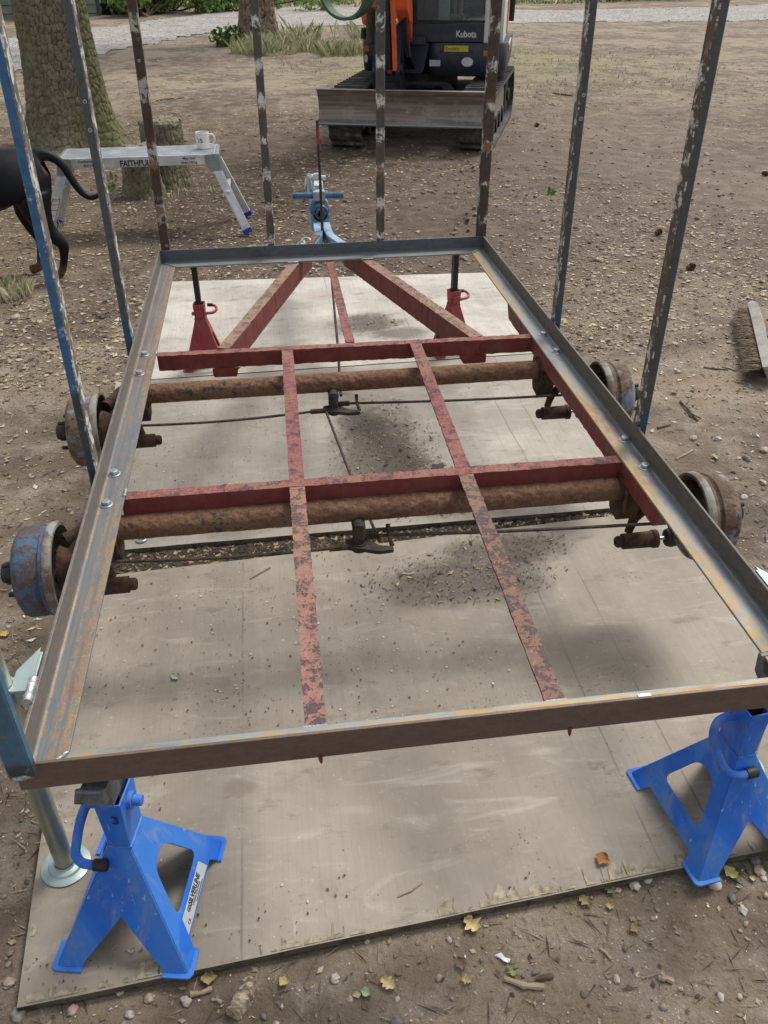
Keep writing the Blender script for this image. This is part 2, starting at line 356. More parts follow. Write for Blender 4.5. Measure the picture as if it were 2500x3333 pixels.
def sheet(q, label, mats, seed, grp, holes=()):
    base = ((q[0][0]+q[2][0])/2, (q[0][1]+q[2][1])/2, 0.0)
    rg = np.random.default_rng(seed); N = 150; out = []
    for i in range(4):
        a = np.array(q[i]); b = np.array(q[(i+1) % 4]); e = (b-a)/np.linalg.norm(b-a); nn = np.array([-e[1], e[0]])
        t = np.linspace(0, 1, N, endpoint=False); L = np.linalg.norm(b-a)
        off = .004*(fbm(t*L*6+seed*9, t*0+i, 3, seed)-.5)+.012*np.maximum(0, fbm(t*L*14+seed, t*0+i*3, 3, seed+5)-.66)
        off = off*np.minimum(1, np.minimum(t, 1-t)*30)
        for k in range(N): out.append(tuple(a+(b-a)*t[k]+nn*off[k]))
    mb = MB(); mb.prism(out, [], .0165, Matrix.Translation((0, 0, .00975)), 0, 1)
    o = mb.build('plywood_sheet', mats, None, base); o['base'] = list(base)
    return tag(o, label, 'plywood sheet', grp)
D1 = [((.32, 1.83), (.11, .10), .5, '5f5143'), ((.48, 1.86), (.26, .13), .85, '4a423b'), ((.62, 1.98), (.22, .09), .7, '453c33'),
      ((-.16, 1.22), (.045, .03), .5, '6a5d50'), ((.02, 1.56), (.03, .025), .7, '5f5145'), ((-.33, 1.0), (.22, .15), .4, '6d655b'), ((-.1, 1.62), (.4, .3), .25, '6b6256')]
D2 = [((.36, 2.62), (.20, .42), .85, '4a4034'), ((.30, 2.86), (.13, .14), .6, '453c33'), ((.50, 2.33), (.2, .15), .8, '463d33'), ((-.2, 2.6), (.6, .5), .35, '72695d')]
D3 = [((.44, 3.86), (.20, .16), .85, '463e33'), ((.22, 4.3), (.12, .1), .35, '8f7c70'), ((.58, 3.72), (.16, .09), .7, '463e33')]
m1 = ply_mat('plywood_worn', '817768', '9c9282', D1, 1, (.364, 1.4695)); m2 = ply_mat('plywood_dusty', '8b8275', 'aaa294', D2, 2, (.2825, 2.772)); m3 = ply_mat('plywood_pale', 'a69f92', 'c0b9ac', D3, 3, (.3475, 3.9405))
GB = 'plywood sheets laid under the trailer'
sh1 = sheet(BOARDS[0], 'grey worn plywood sheet nearest the camera with splintered front edge', m1, 1, GB)
sh2 = sheet(BOARDS[1], 'middle plywood sheet lying under the two rusty axles', m2, 2, GB)
sh3 = sheet(BOARDS[2], 'pale plywood sheet farthest under the drawbar, red axle stands on it', m3, 3, GB)
MCHIP = plain('bare_splinters', 'a4977f', .85, 0, .25, 60)
chips('splintered_edge', BOARDS[0], 0, 1, sh1, 210, MCHIP, 5); chips('splintered_edge', BOARDS[0], 3, 0, sh1, 60, MCHIP, 6)

# ------------------------------------------------------------------ loose litter over the soil (nobody could count it)
def hidden(x, y): return np.maximum.reduce([inquad(x, y, b) for b in BOARDS]) > -.004
def litter(name, n, ylo, yhi, size, cols, seed, zoff=.0, pw=1.0, wmul=1.0, cond=None, asp=(.25, .9), curl=.25, on=None):
    rg = np.random.default_rng(seed)
    y = ylo+(yhi-ylo)*rg.random(n)**pw; hwid = .62*(y*.83+.9)+.4; x = y*.13*1.0+(rg.random(n)*2-1)*hwid*wmul
    k = ~hidden(x, y) if on is None else (np.maximum.reduce([inquad(x, y, BOARDS[i]) for i in on]) > .01)
    if on is None and cond is None: k &= (fbm(x*.85+3, y*.85, 4, 71)+.20*fbm(x*4, y*4, 2, 72)+.30*(rg.random(n)-.5)) > .50
    if cond is not None: k &= cond(x, y)
    x = x[k]; y = y[k]; n = len(x); z = (H(x, y) if on is None else .0185)+zoff
    L = size[0]+(size[1]-size[0])*rg.random(n)**2.2; Wd = L*(asp[0]+(asp[1]-asp[0])*rg.random(n)); a = rg.random(n)*2*math.pi
    ux, uy = np.cos(a), np.sin(a); tz = rg.normal(0, curl, n)
    P = []
    for (s, t, c) in ((-.5, 0, 0), (0, -.5, .25), (.5, 0, 0), (0, .5, .25)):
        P.append(np.stack([x+ux*L*s-uy*Wd*t, y+uy*L*s+ux*Wd*t, z+.002+np.abs(L*s*tz)+c*L*.35*rg.random(n)], -1))
    V = np.stack(P, 1).reshape(-1, 3); F = np.arange(4*n).reshape(n, 4)
    F = np.concatenate([F[:, [0, 1, 2]], F[:, [0, 2, 3]]])
    mi = rg.integers(0, len(cols), n); mi = np.concatenate([mi, mi])
    ms = [MLIT.setdefault(c, plain('litter_'+c, c, .85, 0, .2, 90)) for c in cols]
    return kind(raw(name, V, F, ms, mi), 'stuff')
MLIT = {}
BR = ['6a5744', '7d6950', '8f7c5f', '4c3e30', '9d8a69', 'a8987c']
litter('leaf_litter', 30000, .25, 6.5, (.003, .020), BR+['8f8168', 'a8997c', '5a4b3c'], 21)
litter('leaf_litter', 46000, 3.4, 11.5, (.005, .040), BR+['b3a07a', 'a89878', '4c3f33', 'c0b28f'], 22, pw=1.2)
litter('leaf_litter', 20000, 10, 26, (.015, .07), BR+['b3a07a', '4c3f33', 'bcae88'], 23)
litter('wood_chips', 9000, .25, 2.2, (.002, .011), ['b8ab92', 'c8bda6', 'a5967a', '988a70', '5a4c3e'], 30, asp=(.15, .7))
litter('wood_chips', 13000, 1.15, 6.5, (.005, .036), ['b8ab92', 'c8bda6', 'a5967a', '988a70', 'd2cab8', '5a4c3e'], 31, asp=(.15, .6))
litter('wood_chips', 22000, 3.6, 12, (.008, .050), ['b8ab92', 'c8bda6', 'a5967a', '988a70', '5a4c3e'], 32, asp=(.12, .5), pw=1.2)
litter('needle_litter', 42000, .25, 8, (.010, .06), ['7d6c55', '6a5a46', '9a8a6e', '51443a', '453a31'], 33, asp=(.03, .07), curl=.1)
litter('white_flecks', 9000, .25, 7, (.002, .008), ['d9d2c4', 'cfc6b4', 'bfb29d', 'e4dfd6'], 24)
litter('twig_litter', 5500, .25, 9, (.008, .06), ['5a4836', '7c6850', '97835f', '433529'], 25, asp=(.05, .11), curl=.12)
litter('board_debris', 16000, .82, 4.6, (.0015, .009), ['3f372e', '5a4e40', '4a4035', 'cfc6b4', '75674f'], 26, wmul=.7, on=(0, 1, 2), cond=lambda x, y: fbm(x*2.6+4, y*2.6, 4, 91)+.22*np.exp(-((x+.25)/.4)**2) > .60, asp=(.3, .9))
def dp(x, y):
    r = np.zeros(len(x), bool)
    for (cx, cy, rx, ry) in ((.36, 2.62, .2, .42), (.5, 2.33, .22, .15), (.48, 1.88, .27, .12), (.65, 2.0, .2, .08), (.44, 3.86, .15, .1)): r |= ((x-cx)/rx)**2+((y-cy)/ry)**2 < .5+.9*RNG.random(len(x))
    return r
litter('board_debris', 90000, .9, 4.2, (.0015, .011), ['4a4036', '4f453a', '574b3e', '453b31', '4a3f33', '5d5144', '8a7a5e'], 27, wmul=.5, on=(0, 1, 2), cond=dp, asp=(.12, .7))
def gap(x, y): return (y > 2.02+.052*(x+.5)) & (y < 2.16) & (x > -.62) & (x < 1.22)
litter('board_debris', 9000, .9, 4.2, (.006, .030), ['8a7a5e', 'a08c68', 'b3a486', '3a3128'], 34, wmul=.5, on=(0, 1, 2), cond=dp, asp=(.08, .4))
litter('leaf_litter', 110000, 2.0, 2.17, (.004, .024), ['4c3e30', '5a4a3a', '3a3026', '2e261f', '3f3429', '352c23', '463a2e', 'a8946a'], 28, wmul=.5, cond=gap, zoff=.002, curl=.4)

def stones(name, n, ylo, yhi, size, seed, mats, cond=None, pw=1.0):
    rg = np.random.default_rng(seed); bm = bmesh.new(); bmesh.ops.create_icosphere(bm, subdivisions=1, radius=1); B = np.array([v.co[:] for v in bm.verts]); T = np.array([[v.index for v in f.verts] for f in bm.faces]); bm.free()
    y = ylo+(yhi-ylo)*rg.random(n)**pw; x = y*.13+(rg.random(n)*2-1)*(.62*(y*.83+.9)+.4); k = ~hidden(x, y)
    if cond is not None: k &= cond(x, y)
    x = x[k]; y = y[k]; n = len(x); z = H(x, y); r = size[0]+(size[1]-size[0])*rg.random(n)**3
    V = B[None]*(1+.22*rg.normal(0, 1, (n, len(B), 1)).clip(-1.2, 1.2))*r[:, None, None]*np.array([1, .8, .55])
    a = rg.random(n)*6.28; c, s = np.cos(a)[:, None], np.sin(a)[:, None]
    V = np.stack([V[..., 0]*c-V[..., 1]*s+x[:, None], V[..., 0]*s+V[..., 1]*c+y[:, None], V[..., 2]+(z+r*.25)[:, None]], -1).reshape(-1, 3)
    F = (T[None]+(np.arange(n)*len(B))[:, None, None]).reshape(-1, 3); mi = np.repeat(rg.integers(0, len(mats), n), len(T))
    return kind(raw(name, V, F, mats, mi, smooth=True), 'stuff')
def stone_mat(nm, a, b):
    g = NT(nm); n = g.noise(45, 5, .6); return g.fin(g.mix(g.thr(n, .35, .65), a, b), .75, 0, g.noise(120, 4), .3, .003)
MST = [stone_mat('stone_grey', '7d756c', '9c9489'), stone_mat('stone_tan', '8d7b68', 'b0a08b'), stone_mat('stone_pale', '9c9386', 'bab1a3'), stone_mat('stone_pink', '92776a', 'b59c8c'), stone_mat('stone_dark', '585450', '77726c')]
stones('gravel_bits', 3500, .25, 4.6, (.0015, .009), 41, MST)
stones('gravel_bits', 2600, 4.5, 12, (.003, .017), 42, MST[:4])
stones('soil_clods', 4500, .25, 5, (.0015, .009), 43, [plain('clod_brown', '8d8072', .95, 0, .15, 50), plain('clod_dark', '7d7063', .95, 0, .15, 50)])
stones('soil_clods', 3500, 4.5, 10, (.004, .022), 44, [bpy.data.materials['clod_brown'], bpy.data.materials['clod_dark']], cond=lambda x, y: np.hypot(x-1.2, y-7.2) < 2.6)
stones('track_gravel', 9000, 9, 27, (.012, .035), 45, [MST[0], MST[2], MST[4]], cond=lambda x, y: path_mask(x, y) > .1)

# ================================================================== THE TRAILER
T = thing('trailer_chassis', 'bare twin axle trailer of red and rusty steel with an angle iron frame and posts', 'trailer', (.22, 2.2, .478))
XI0, XI1, YI0, YI1, ZF = -.3836, .8229, .961, 3.409, .478     # inner edges of the angle frame, flange top
FW, FH, FT = .062, .050, .006                                  # flange width, upstand height, thickness

def rail_mat(name, bands, up, flange=('666d74', '7d756a'), orange='9c7f48', amt=.8, red=.5):
    g = NT(name); v = g.attr('luv'); xs = g.sep(v); al, ac = xs[0], xs[1]
    st = g.noise(1, 6, .62, g.map((3.0, 95, 1), vec=v)); bl = g.noise(1, 5, .6, g.map((5, 22, 1), (3, 0, 0), vec=v)); fn = g.noise(1, 5, .7, g.map((160, 160, 1), vec=v)); lg = g.noise(1, 4, .6, g.map((1.6, 6, 1), (9, 0, 0), vec=v)); md = g.noise(1, 6, .7, g.map((34, 60, 1), (1, 4, 0), vec=v))
    col = g.mix(g.thr(st, .35, .65), flange[0], flange[1]); col = g.mix(g.math('MULTIPLY', g.thr(bl, .45, .7), .6), col, '525c66')
    for c, w, s in bands:
        d = g.math('ABSOLUTE', g.math('SUBTRACT', g.math('ADD', ac, g.math('ADD', g.math('MULTIPLY', g.math('SUBTRACT', bl, .5), .022), g.math('MULTIPLY', g.math('SUBTRACT', md, .5), .018))), c))
        m = g.math('MULTIPLY', g.thr(d, w*.5, w, 1, 0), g.thr(g.math('ADD', g.math('MULTIPLY', md, .6), g.math('MULTIPLY', lg, .4)), .44, .52, .0, s)); col = g.mix(m, col, g.mix(g.thr(fn, .4, .6), orange, 'a58450'))
    col = g.mix(g.math('MULTIPLY', g.math('MULTIPLY', g.thr(lg, .52, .60), g.thr(md, .42, .52)), red), col, '744a3e')
    col = g.mix(g.math('MULTIPLY', g.thr(fn, .55, .75), .35), col, '9aa3a6')
    upc = g.mix(g.thr(g.math('ADD', g.math('MULTIPLY', md, .7), g.math('MULTIPLY', bl, .3)), .40, .60), up[0], up[1]); upc = g.mix(g.math('MULTIPLY', g.thr(fn, .45, .65), .5), upc, up[2])
    col = g.mix(g.thr(ac, .0585, .0605), col, upc)
    return g.fin(col, g.thr(bl, .3, .7, .42, .66), .2, g.math('ADD', st, fn), .12, .002, .5)
MRAIL = {
 'L': rail_mat('steel_left_rail', [(.010, .011, .62), (.032, .008, .5), (.058, .004, .6)], ('625d58', '746f68', '6d5642'), ('5f676e', '787269'), '8f6c42'),
 'R': rail_mat('steel_right_rail', [(.008, .020, .85), (.028, .010, .45)], ('504c45', '615d55', '5c4f40'), ('76818b', '85877f')),
 'B': rail_mat('steel_rear_rail', [(.020, .018, .95), (.045, .012, .6)], ('5d5048', '6a5b52', '6b4a34'), ('7d888c', '8f8b7d'), 'a58446'),
 'F': rail_mat('steel_front_rail', [(.02, .012, .3)], ('4a5358', '5a6266', '4d4740'), ('68747b', '7d7b74'))}
def rail(side, p0, along, out, L, mat):
    prof = [(0, 0), (0, -FT), (FW, -FT), (FW, FH), (FW-FT, FH), (FW-FT, FT), (FW-FT-.0015, .0015), (FW-FT-.006, 0)]
    prof[5] = (FW-FT, .006)
    acr = [0, -.004, .07, .125, .118, .062, .060, .056]
    mb = MB(); mb.a = []; N = 2; p0 = Vector(p0); along = Vector(along); out = Vector(out)
    for e in (0, 1):
        for (a, z), ac in zip(prof, acr):
            t = -a+.0004 if e == 0 else L+a-.0004
            mb.v.append(p0+along*t+out*a+Vector((0, 0, z))); mb.a.append((t, ac, 0))
    n = len(prof)
    for i in range(n): mb.f.append((i, (i+1) % n, n+(i+1) % n, n+i)); mb.mi.append(0)
    for t in tessellate_polygon([[Vector((p[0], p[1], 0)) for p in prof]]): mb.f.append(tuple(t)); mb.f.append(tuple(n+k for k in t)); mb.mi += [0, 0]
    o = mb.build('angle_rail', MRAIL[mat], T); o['label'] = side; o.modifiers.new('b', 'BEVEL').width = .0012
    o.modifiers['b'].limit_method = 'ANGLE'; o.modifiers['b'].segments = 2; return o
rail('left angle iron rail with rust streaks', (XI0, YI0, ZF), (0, 1, 0), (-1, 0, 0), YI1-YI0, 'L')
rail('right angle iron rail, orange along its inner edge', (XI1, YI1, ZF), (0, -1, 0), (1, 0, 0), YI1-YI0, 'R')
rail('rear angle iron rail nearest the camera, brown outside', (XI1, YI0, ZF), (-1, 0, 0), (0, -1, 0), XI1-XI0, 'B')
rail('front angle iron rail, dark blue grey', (XI0, YI1, ZF), (1, 0, 0), (0, 1, 0), XI1-XI0, 'F')

# flaked red oxide members
def red_mat(name, pal, chip, chipamt, orange, oramt, sc=1.0, bs=.8):
    g = NT(name); n = g.noise(14*sc, 6, .68); n2 = g.noise(55*sc, 6, .72); n3 = g.noise(6*sc, 4, .6, g.map((1, .6, 1), (4, 2, 0)))
    m = g.math('ADD', g.math('MULTIPLY', n, .55), g.math('MULTIPLY', n2, .45))
    col = g.mix(g.thr(n2, .35, .65), pal[0], pal[1])
    e = g.thr(m, .5-chipamt*.12+.03, .5-chipamt*.12+.055)
    m2 = g.math('ADD', g.math('MULTIPLY', n3, .5), g.math('MULTIPLY', g.noise(38*sc, 6, .7, g.map((1, 1, 1), (7, 1, 0))), .5))
    col = g.mix(g.math('MULTIPLY', g.thr(m2, .51-oramt*.08, .54-oramt*.08), .85), col, orange)
    col = g.mix(e, col, chip)
    col = g.mix(g.math('MULTIPLY', g.thr(g.vor(70*sc), .12, .2, 1, 0), g.thr(n, .42, .6)), col, '4d3a36')
    h = g.math('SUBTRACT', n2, g.math('MULTIPLY', e, .8))
    return g.fin(col, g.thr(n2, .3, .7, .6, .85), 0, h, bs, .003, .3)
MRED_TOP = red_mat('red_flaked_top', ('703c37', '94635c'), '55484a', -.06, '866050', .1, 2.0)
MRED_TOP2 = red_mat('red_flaked_worn', ('835850', 'a27b72'), '564c4c', .18, '8f6d55', .2, 2.5)
MRED_RUST = red_mat('red_rusted', ('74554c', '8f7068'), '574e50', .2, '826550', .45, 3.6)
MRED_ARM = red_mat('red_dusty_top', ('876458', '9c7c70'), '6f5a50', .1, '8f7a5c', .35, 2.2)
g = NT('red_oxide_side'); n = g.noise(22, 6, .65); n2 = g.noise(120, 5, .6); col = g.mix(g.thr(n, .35, .7), '662c28', '78392f'); col = g.mix(g.math('MULTIPLY', g.thr(n2, .55, .72), .6), col, '5a2a26'); col = g.mix(g.math('MULTIPLY', g.thr(g.noise(9, 6, .7), .56, .7), .6), col, '6b4a3c')
MRED = g.fin(col, .62, 0, g.math('ADD', n, n2), .3, .002, .4)
def ragged(mb_pts): return mb_pts
def member(name, a, b, wd, ht, top, label=None, notch=None, seed=0, wob=.0012):
    """flat or box member whose upper edges are slightly eaten by rust"""
    a = Vector(a); b = Vector(b); d = (b-a); L = d.length; d.normalize(); s = Vector((d.y, -d.x, 0)).normalized(); N = max(12, int(L/.012)); rg = np.random.default_rng(seed); mb = MB()
    V = []
    for i in range(N+1):
        p = a+d*(L*i/N); w = [rg.normal(0, wob) for _ in range(4)]
        V += [p-s*(wd/2+w[0]*.6), p+s*(wd/2+w[1]*.6), p+s*(wd/2+w[1]*.4)-Vector((0, 0, ht+w[2]*.7)), p-s*(wd/2+w[0]*.4)-Vector((0, 0, ht+w[3]*.7))]
        V[-4] = V[-4]+Vector((0, 0, rg.normal(0, wob*.4))); V[-3] = V[-3]+Vector((0, 0, rg.normal(0, wob*.4)))
    F = []; mi = []
    for i in range(N):
        for k in range(4): F.append((i*4+k, i*4+(k+1) % 4, i*4+4+(k+1) % 4, i*4+4+k)); mi.append(0 if k == 0 else 1)
    F += [(0, 1, 2, 3), (N*4+3, N*4+2, N*4+1, N*4)]; mi += [1, 1]
    mb.v = V; mb.f = F; mb.mi = mi
    o = mb.build(name, [top, MRED], T)
    if label: o['label'] = label
    return o
ZR = .4715; YSM = 1.50
c2 = member('crossmember', (XI0-.01, 1.730, ZR), (XI1+.008, 1.728, ZR), .033, .050, MRED_TOP, 'rear red crossmember between the axles', seed=1)
c1 = member('crossmember', (XI0+.002, 2.556, ZR), (XI1+.004, 2.532, ZR), .030, .050, MRED_TOP, 'front red crossmember with the drawbar arms bolted to it', seed=2)
for i, (x0, y0, x1, y1, mt, sd) in enumerate([(.010, .925, .017, 1.712, MRED_TOP2, 3), (.0175, 1.746, .0265, 2.538, MRED_TOP, 4), (.420, .925, .427, 1.712, MRED_RUST, 5), (.4275, 1.746, .439, 2.530, MRED_TOP, 6)]):
    member('floor_bearer', (x0, y0, ZR-.0006), (x1, y1, ZR-.0006), .036, .006, mt, seed=sd, wob=.0010)
    member('bearer_web', (x0+.004, y0+.03 if y0 < 1 else y0, ZR-.0068), (x1+.004, y1, ZR-.0068), .005, .026, MRED, seed=sd+20, wob=.0006)
    if y0 < 1:
        mb = MB(); mb.tube([(x0+.004, .8995, .4775), (x0+.004, .8975, .471), (x0+.0045, .8975, .464), (x0+.005, .8975, .459)], [.004, .0035, .0028, .001], 8); mb.build('paint_drip', MRED, T)
member('centre_bearer', (.231, 2.572, ZR-.0008), (.2345, 3.455, ZR-.0008), .030, .006, MRED_TOP, seed=8)
# drawbar arms: red channels that run to the hitch, blue past the front rail
MBLUE_D = None
g = NT('drawbar_blue'); n = g.noise(9, 5, .65); col = g.mix(g.thr(n, .4, .6), '56718c', '8ea6b8'); col = g.mix(g.math('MULTIPLY', g.thr(g.noise(26, 6, .7), .55, .7), .7), col, '6f5c4c'); col = g.mix(g.thr(g.noise(14, 5, .7), .6, .68), col, '31506e')
MDB = g.fin(col, .5, 0, n, .2, .003)
member('drawbar_arm', (-.176, 2.577, ZR-.0004), (.150, 3.600, ZR-.0004), .040, .078, MRED_ARM, 'left red drawbar arm', seed=9, wob=.0008)
member('drawbar_arm', (.648, 2.552, ZR-.0004), (.326, 3.600, ZR-.0004), .044, .078, MRED_ARM, 'right red drawbar arm, orange dust on top', seed=10, wob=.0008)
def neck(pts, wd, mat, lab, mats2=None):
    mb = MB(); N = len(pts)
    for i, p in enumerate(pts):
        p = Vector(p); d = (Vector(pts[min(i+1, N-1)])-Vector(pts[max(0, i-1)])).normalized(); s = Vector((d.y, -d.x, 0))
        mb.v += [p-s*wd/2, p+s*wd/2, p+s*wd/2-Vector((0, 0, .075)), p-s*wd/2-Vector((0, 0, .075))]
    for i in range(N-1):
        for k in range(4): mb.f.append((i*4+k, i*4+(k+1) % 4, i*4+4+(k+1) % 4, i*4+4+k)); mb.mi.append(0)
    mb.f += [(0, 1, 2, 3), ((N-1)*4+3, (N-1)*4+2, (N-1)*4+1, (N-1)*4)]; mb.mi += [0, 0]
    o = mb.build('drawbar_neck', mat, T, bevel=.002); o['label'] = lab
neck([(.152, 3.603, .4708), (.165, 3.645, .4708), (.196, 3.745, .4708), (.214, 3.80, .4708), (.219, 3.86, .4708), (.221, 3.99, .4708)], .036, MDB, 'left blue drawbar neck')
neck([(.325, 3.603, .4708), (.314, 3.64, .4708), (.285, 3.73, .4708), (.266, 3.80, .4708), (.262, 3.86, .4708), (.261, 3.99, .4708)], .036, MDB, 'right blue drawbar neck')
MRUSTPLATE = red_mat('rusty_plate', ('7a6658', '927d6c'), '5b4a40', .5, '8d6a4a', .6, 1.2)
mb = MB(); mb.bar((.155, 3.62, .4738), (.205, 3.775, .4738), .035, .005); mb.cyl((.17, 3.665, .476), (.17, 3.665, .4775), .005); mb.cyl((.19, 3.73, .476), (.19, 3.73, .4775), .005); mb.build('splice_plate', MRUSTPLATE, T)
# end tabs of the drawbar arms under the front crossmember, with their bolts
for cx, sgn in ((-.17, 1), (.63, -1)):
    mb = MB(); P = [(-.045, 0), (.045, 0), (.045 if sgn < 0 else .036, -.006), (.030, -.030), (-.040, -.030), (-.045, -.024)]
    if sgn < 0: P = [(-p[0], p[1]) for p in P][::-1]
    mb.prism(P, [], .006, frame((cx, 2.536 if sgn > 0 else 2.523, .4205), (1, -.02, 0), (0, 0, 1))); mb.build('end_tab', MRED, T, bevel=.001)
    mb = MB(); q = Vector((cx+(.03 if sgn < 0 else -.02), 2.54 if sgn > 0 else 2.521, .447)); mb.cyl(q+Vector((0, 0.006, 0)), q-Vector((0, .006, 0)), .010, n=6); mb.build('tab_bolt', MRED, T)
# chassis side members under the new rails
for x, lab in ((XI1+.019, 'right red chassis side member under the angle rail'), (XI0-.046, 'left red chassis side member under the angle rail')):
    member('side_member', (x, YSM, ZR), (x, 2.80, ZR), .038, .046, MRED_TOP, lab, seed=int(x*100+99))
for x, s in ((XI1+.019, 1), (XI0-.046, -1)):
    for y in (YSM, 2.80):
        mb = MB(); dy = -.03 if y < 2 else .03; mb.prism([(0, 0), (dy, 0), (0, -.046)] if dy > 0 else [(0, 0), (0, -.046), (dy, 0)], [], .038, frame((x, y, ZR), (0, 1, 0), (0, 0, 1))); mb.build('member_end', MRED, T)

# axles
g = NT('axle_rust'); n = g.noise(3.2, 4, .6); n2 = g.noise(40, 6, .75); n3 = g.noise(130, 5, .7); v = g.vor(60)
col = g.mix(g.thr(n, .4, .6), '65493a', '775a40'); col = g.mix(g.math('MULTIPLY', g.thr(n2, .44, .62), .75), col, '8c6a52'); col = g.mix(g.thr(g.math('ADD', g.math('MULTIPLY', n2, .6), g.math('MULTIPLY', n, .4)), .52, .6), col, '413b3a')
col = g.mix(g.math('MULTIPLY', g.thr(n3, .56, .7), .5), col, '2f2522'); col = g.mix(g.math('MULTIPLY', g.thr(v, .1, .2, 1, 0), .5), col, '8f644a')
MAX = g.fin(col, .85, 0, g.math('ADD', g.math('ADD', n2, g.math('MULTIPLY', n3, .6)), v), 1.0, .004, .25)
g = NT('casting_rust'); n = g.noise(28, 6, .7); MCAST = g.fin(g.mix(g.thr(n, .35, .68), '33271f', '5c4435'), .85, 0, g.noise(60, 6, .7), .9, .004, .25)
g = NT('casting_dark'); n = g.noise(40, 6, .7); MCASTD = g.fin(g.mix(g.thr(n, .35, .68), '2a2421', '463a32'), .75, 0, n, .7, .003, .3)
MROD = plain('brown_rod', '4d3e33', .7, .1, .3, 60, .5)
MGALV = plain('bright_zinc', 'b9c1c4', .35, .7, .12, 60, .1)
MWELD = plain('weld_silver', 'a5a9a8', .4, .6, .25, 220, .6)
def knobbly(name, a, b, r, mat, seed, amp=.0016, n=40):
    a = Vector(a); b = Vector(b); L = (b-a).length; d = (b-a).normalized(); N = int(L/.012); mb = MB(); u = d.cross(Vector((0, 0, 1))).normalized(); v = d.cross(u)
    th = np.linspace(0, 2*np.pi, n, endpoint=False); tt = np.linspace(0, L, N+1); TT, TH = np.meshgrid(tt, th, indexing='ij')
    rr = r+amp*(fbm(TT*55+seed*7, TH*r*55*1.0+np.sin(TH)*2+50, 4, seed)-.5)*2
    for i in range(N+1):
        for k in range(n): mb.v.append(a+d*tt[i]+(u*math.cos(th[k])+v*math.sin(th[k]))*rr[i, k])
    for i in range(N):
        for k in range(n): mb.f.append((i*n+k, i*n+(k+1) % n, (i+1)*n+(k+1) % n, (i+1)*n+k)); mb.mi.append(0)
    mb.f += [tuple(range(n)), tuple(N*n+k for k in range(n))]; mb.mi += [0, 0]
    return mb.build(name, mat, T, smooth=True, angle=60)
AXY = (1.703, 2.425); ZA = .400
for i, y in enumerate(AXY):
    o = knobbly('axle_tube', (-.47, y, ZA), (.91, y, ZA), .030, MAX, i+1); o['label'] = ('near rusty axle tube' if i == 0 else 'far rusty axle tube')
# brackets holding the tubes under the side members
for y in AXY:
    for x, s in ((XI1+.012, 1), (XI0-.042, -1)):
        mb = MB(); P = [(-.042, 0), (.060, 0), (.050, -.05), (.036, -.105), (-.02, -.112), (-.036, -.06)]
        mb.prism(rpoly(P, .012), [], .05, frame((x+s*.012, y, .4248), (0, 1, 0), (0, 0, 1))); mb.cyl((x-s*.02, y, ZA), (x+s*.05, y, ZA), .041, n=28); mb.cyl((x-s*.012, y-.05, .43), (x-s*.012, y-.05, .36), .005, n=8)
        mb.build('axle_bracket', MCAST, T, smooth=True, bevel=.003)
# hubs with brake drums
g = NT('drum_blue'); n = g.noise(11, 6, .7); n2 = g.noise(60, 6, .7); col = g.mix(g.thr(n, .44, .56), '5a4a40', '4a617a'); col = g.mix(g.thr(n2, .48, .60), col, '50443b'); col = g.mix(g.math('MULTIPLY', g.thr(n2, .62, .75), .6), col, '8ba1b5')
MDRUM = g.fin(col, .7, 0, g.math('ADD', n2, n), .9, .004, .3)
g = NT('drum_rust'); n = g.noise(16, 6, .7); n2 = g.noise(70, 5, .7); col = g.mix(g.thr(n, .4, .62), '5f4c3e', '7d6c5e'); col = g.mix(g.thr(n2, .52, .64), col, '44372d'); col = g.mix(g.math('MULTIPLY', g.thr(g.noise(12, 5, .7), .53, .62), .65), col, '7f93a5')
MDRUMR = g.fin(col, .8, 0, n2, .8, .004, .25)
g = NT('backplate_lip'); n = g.noise(14, 6, .7); col = g.mix(g.thr(n, .42, .6), '8b877b', '63544a'); col = g.mix(g.thr(g.noise(30, 6, .7), .58, .66), col, '7f9aac'); MLIP = g.fin(col, .75, 0, n, .5, .003, .3)
MBLK = plain('black_rubber', '1c1d1f', .55, 0, .2, 60)
KD = .875
def KS(p): return [(a*KD, b*KD) for a, b in p]
def drum(c, s, blue, lab):
    """c = hub centre at the outer face of the drum, s = outward x direction"""
    ax = (-s, 0, 0); m = MDRUM if blue else MDRUMR
    mb = MB(); mb.lathe(KS([(.0, .035), (.0, .075), (.003, .082), (.006, .098), (.016, .113), (.024, .117), (.055, .1175), (.062, .1165), (.066, .110), (.072, .109), (.076, .117), (.084, .118)]), c, ax, 64)
    d = mb.build('brake_drum', m, T, smooth=True, angle=50); d['label'] = lab
    mb = MB(); mb.lathe(KS([(.0845, .1185), (.089, .1235), (.100, .1245), (.108, .121), (.1085, .113), (.102, .108), (.094, .104), (.040, .100), (.035, .03)]), c, ax, 64); mb.build('backplate', [MLIP], d, smooth=True, angle=50)
    mb = MB(); mb.lathe(KS([(.002, .0345), (-.010, .034), (-.012, .030), (-.032, .0295), (-.036, .026), (-.042, .024), (-.0425, .0005)]), c, ax, 32); mb.cyl(Vector(c)+Vector((s*.0, 0, 0)), Vector(c)+Vector((s*.010, 0, 0)), .038, n=6); mb.build('hub_cap', MCASTD if not blue else MBLK, d, smooth=True)
    for k in range(4):
        a = k*math.pi/2+.6; q = Vector(c)+Vector((0, math.cos(a)*.051, math.sin(a)*.051)); mb = MB(); mb.cyl(q, q+Vector((s*.022, 0, 0)), .0055, n=10); mb.build('wheel_stud', MCASTD, d)
    mb = MB(); q = Vector(c)+Vector((-s*.091, 0, 0)); mb.lathe(KS([(0, .03), (.0, .062), (.012, .060), (.03, .05), (.05, .045)]), q, ax, 40); mb.build('brake_shoes', MCAST, d, smooth=True)
    return d
DZ = .383
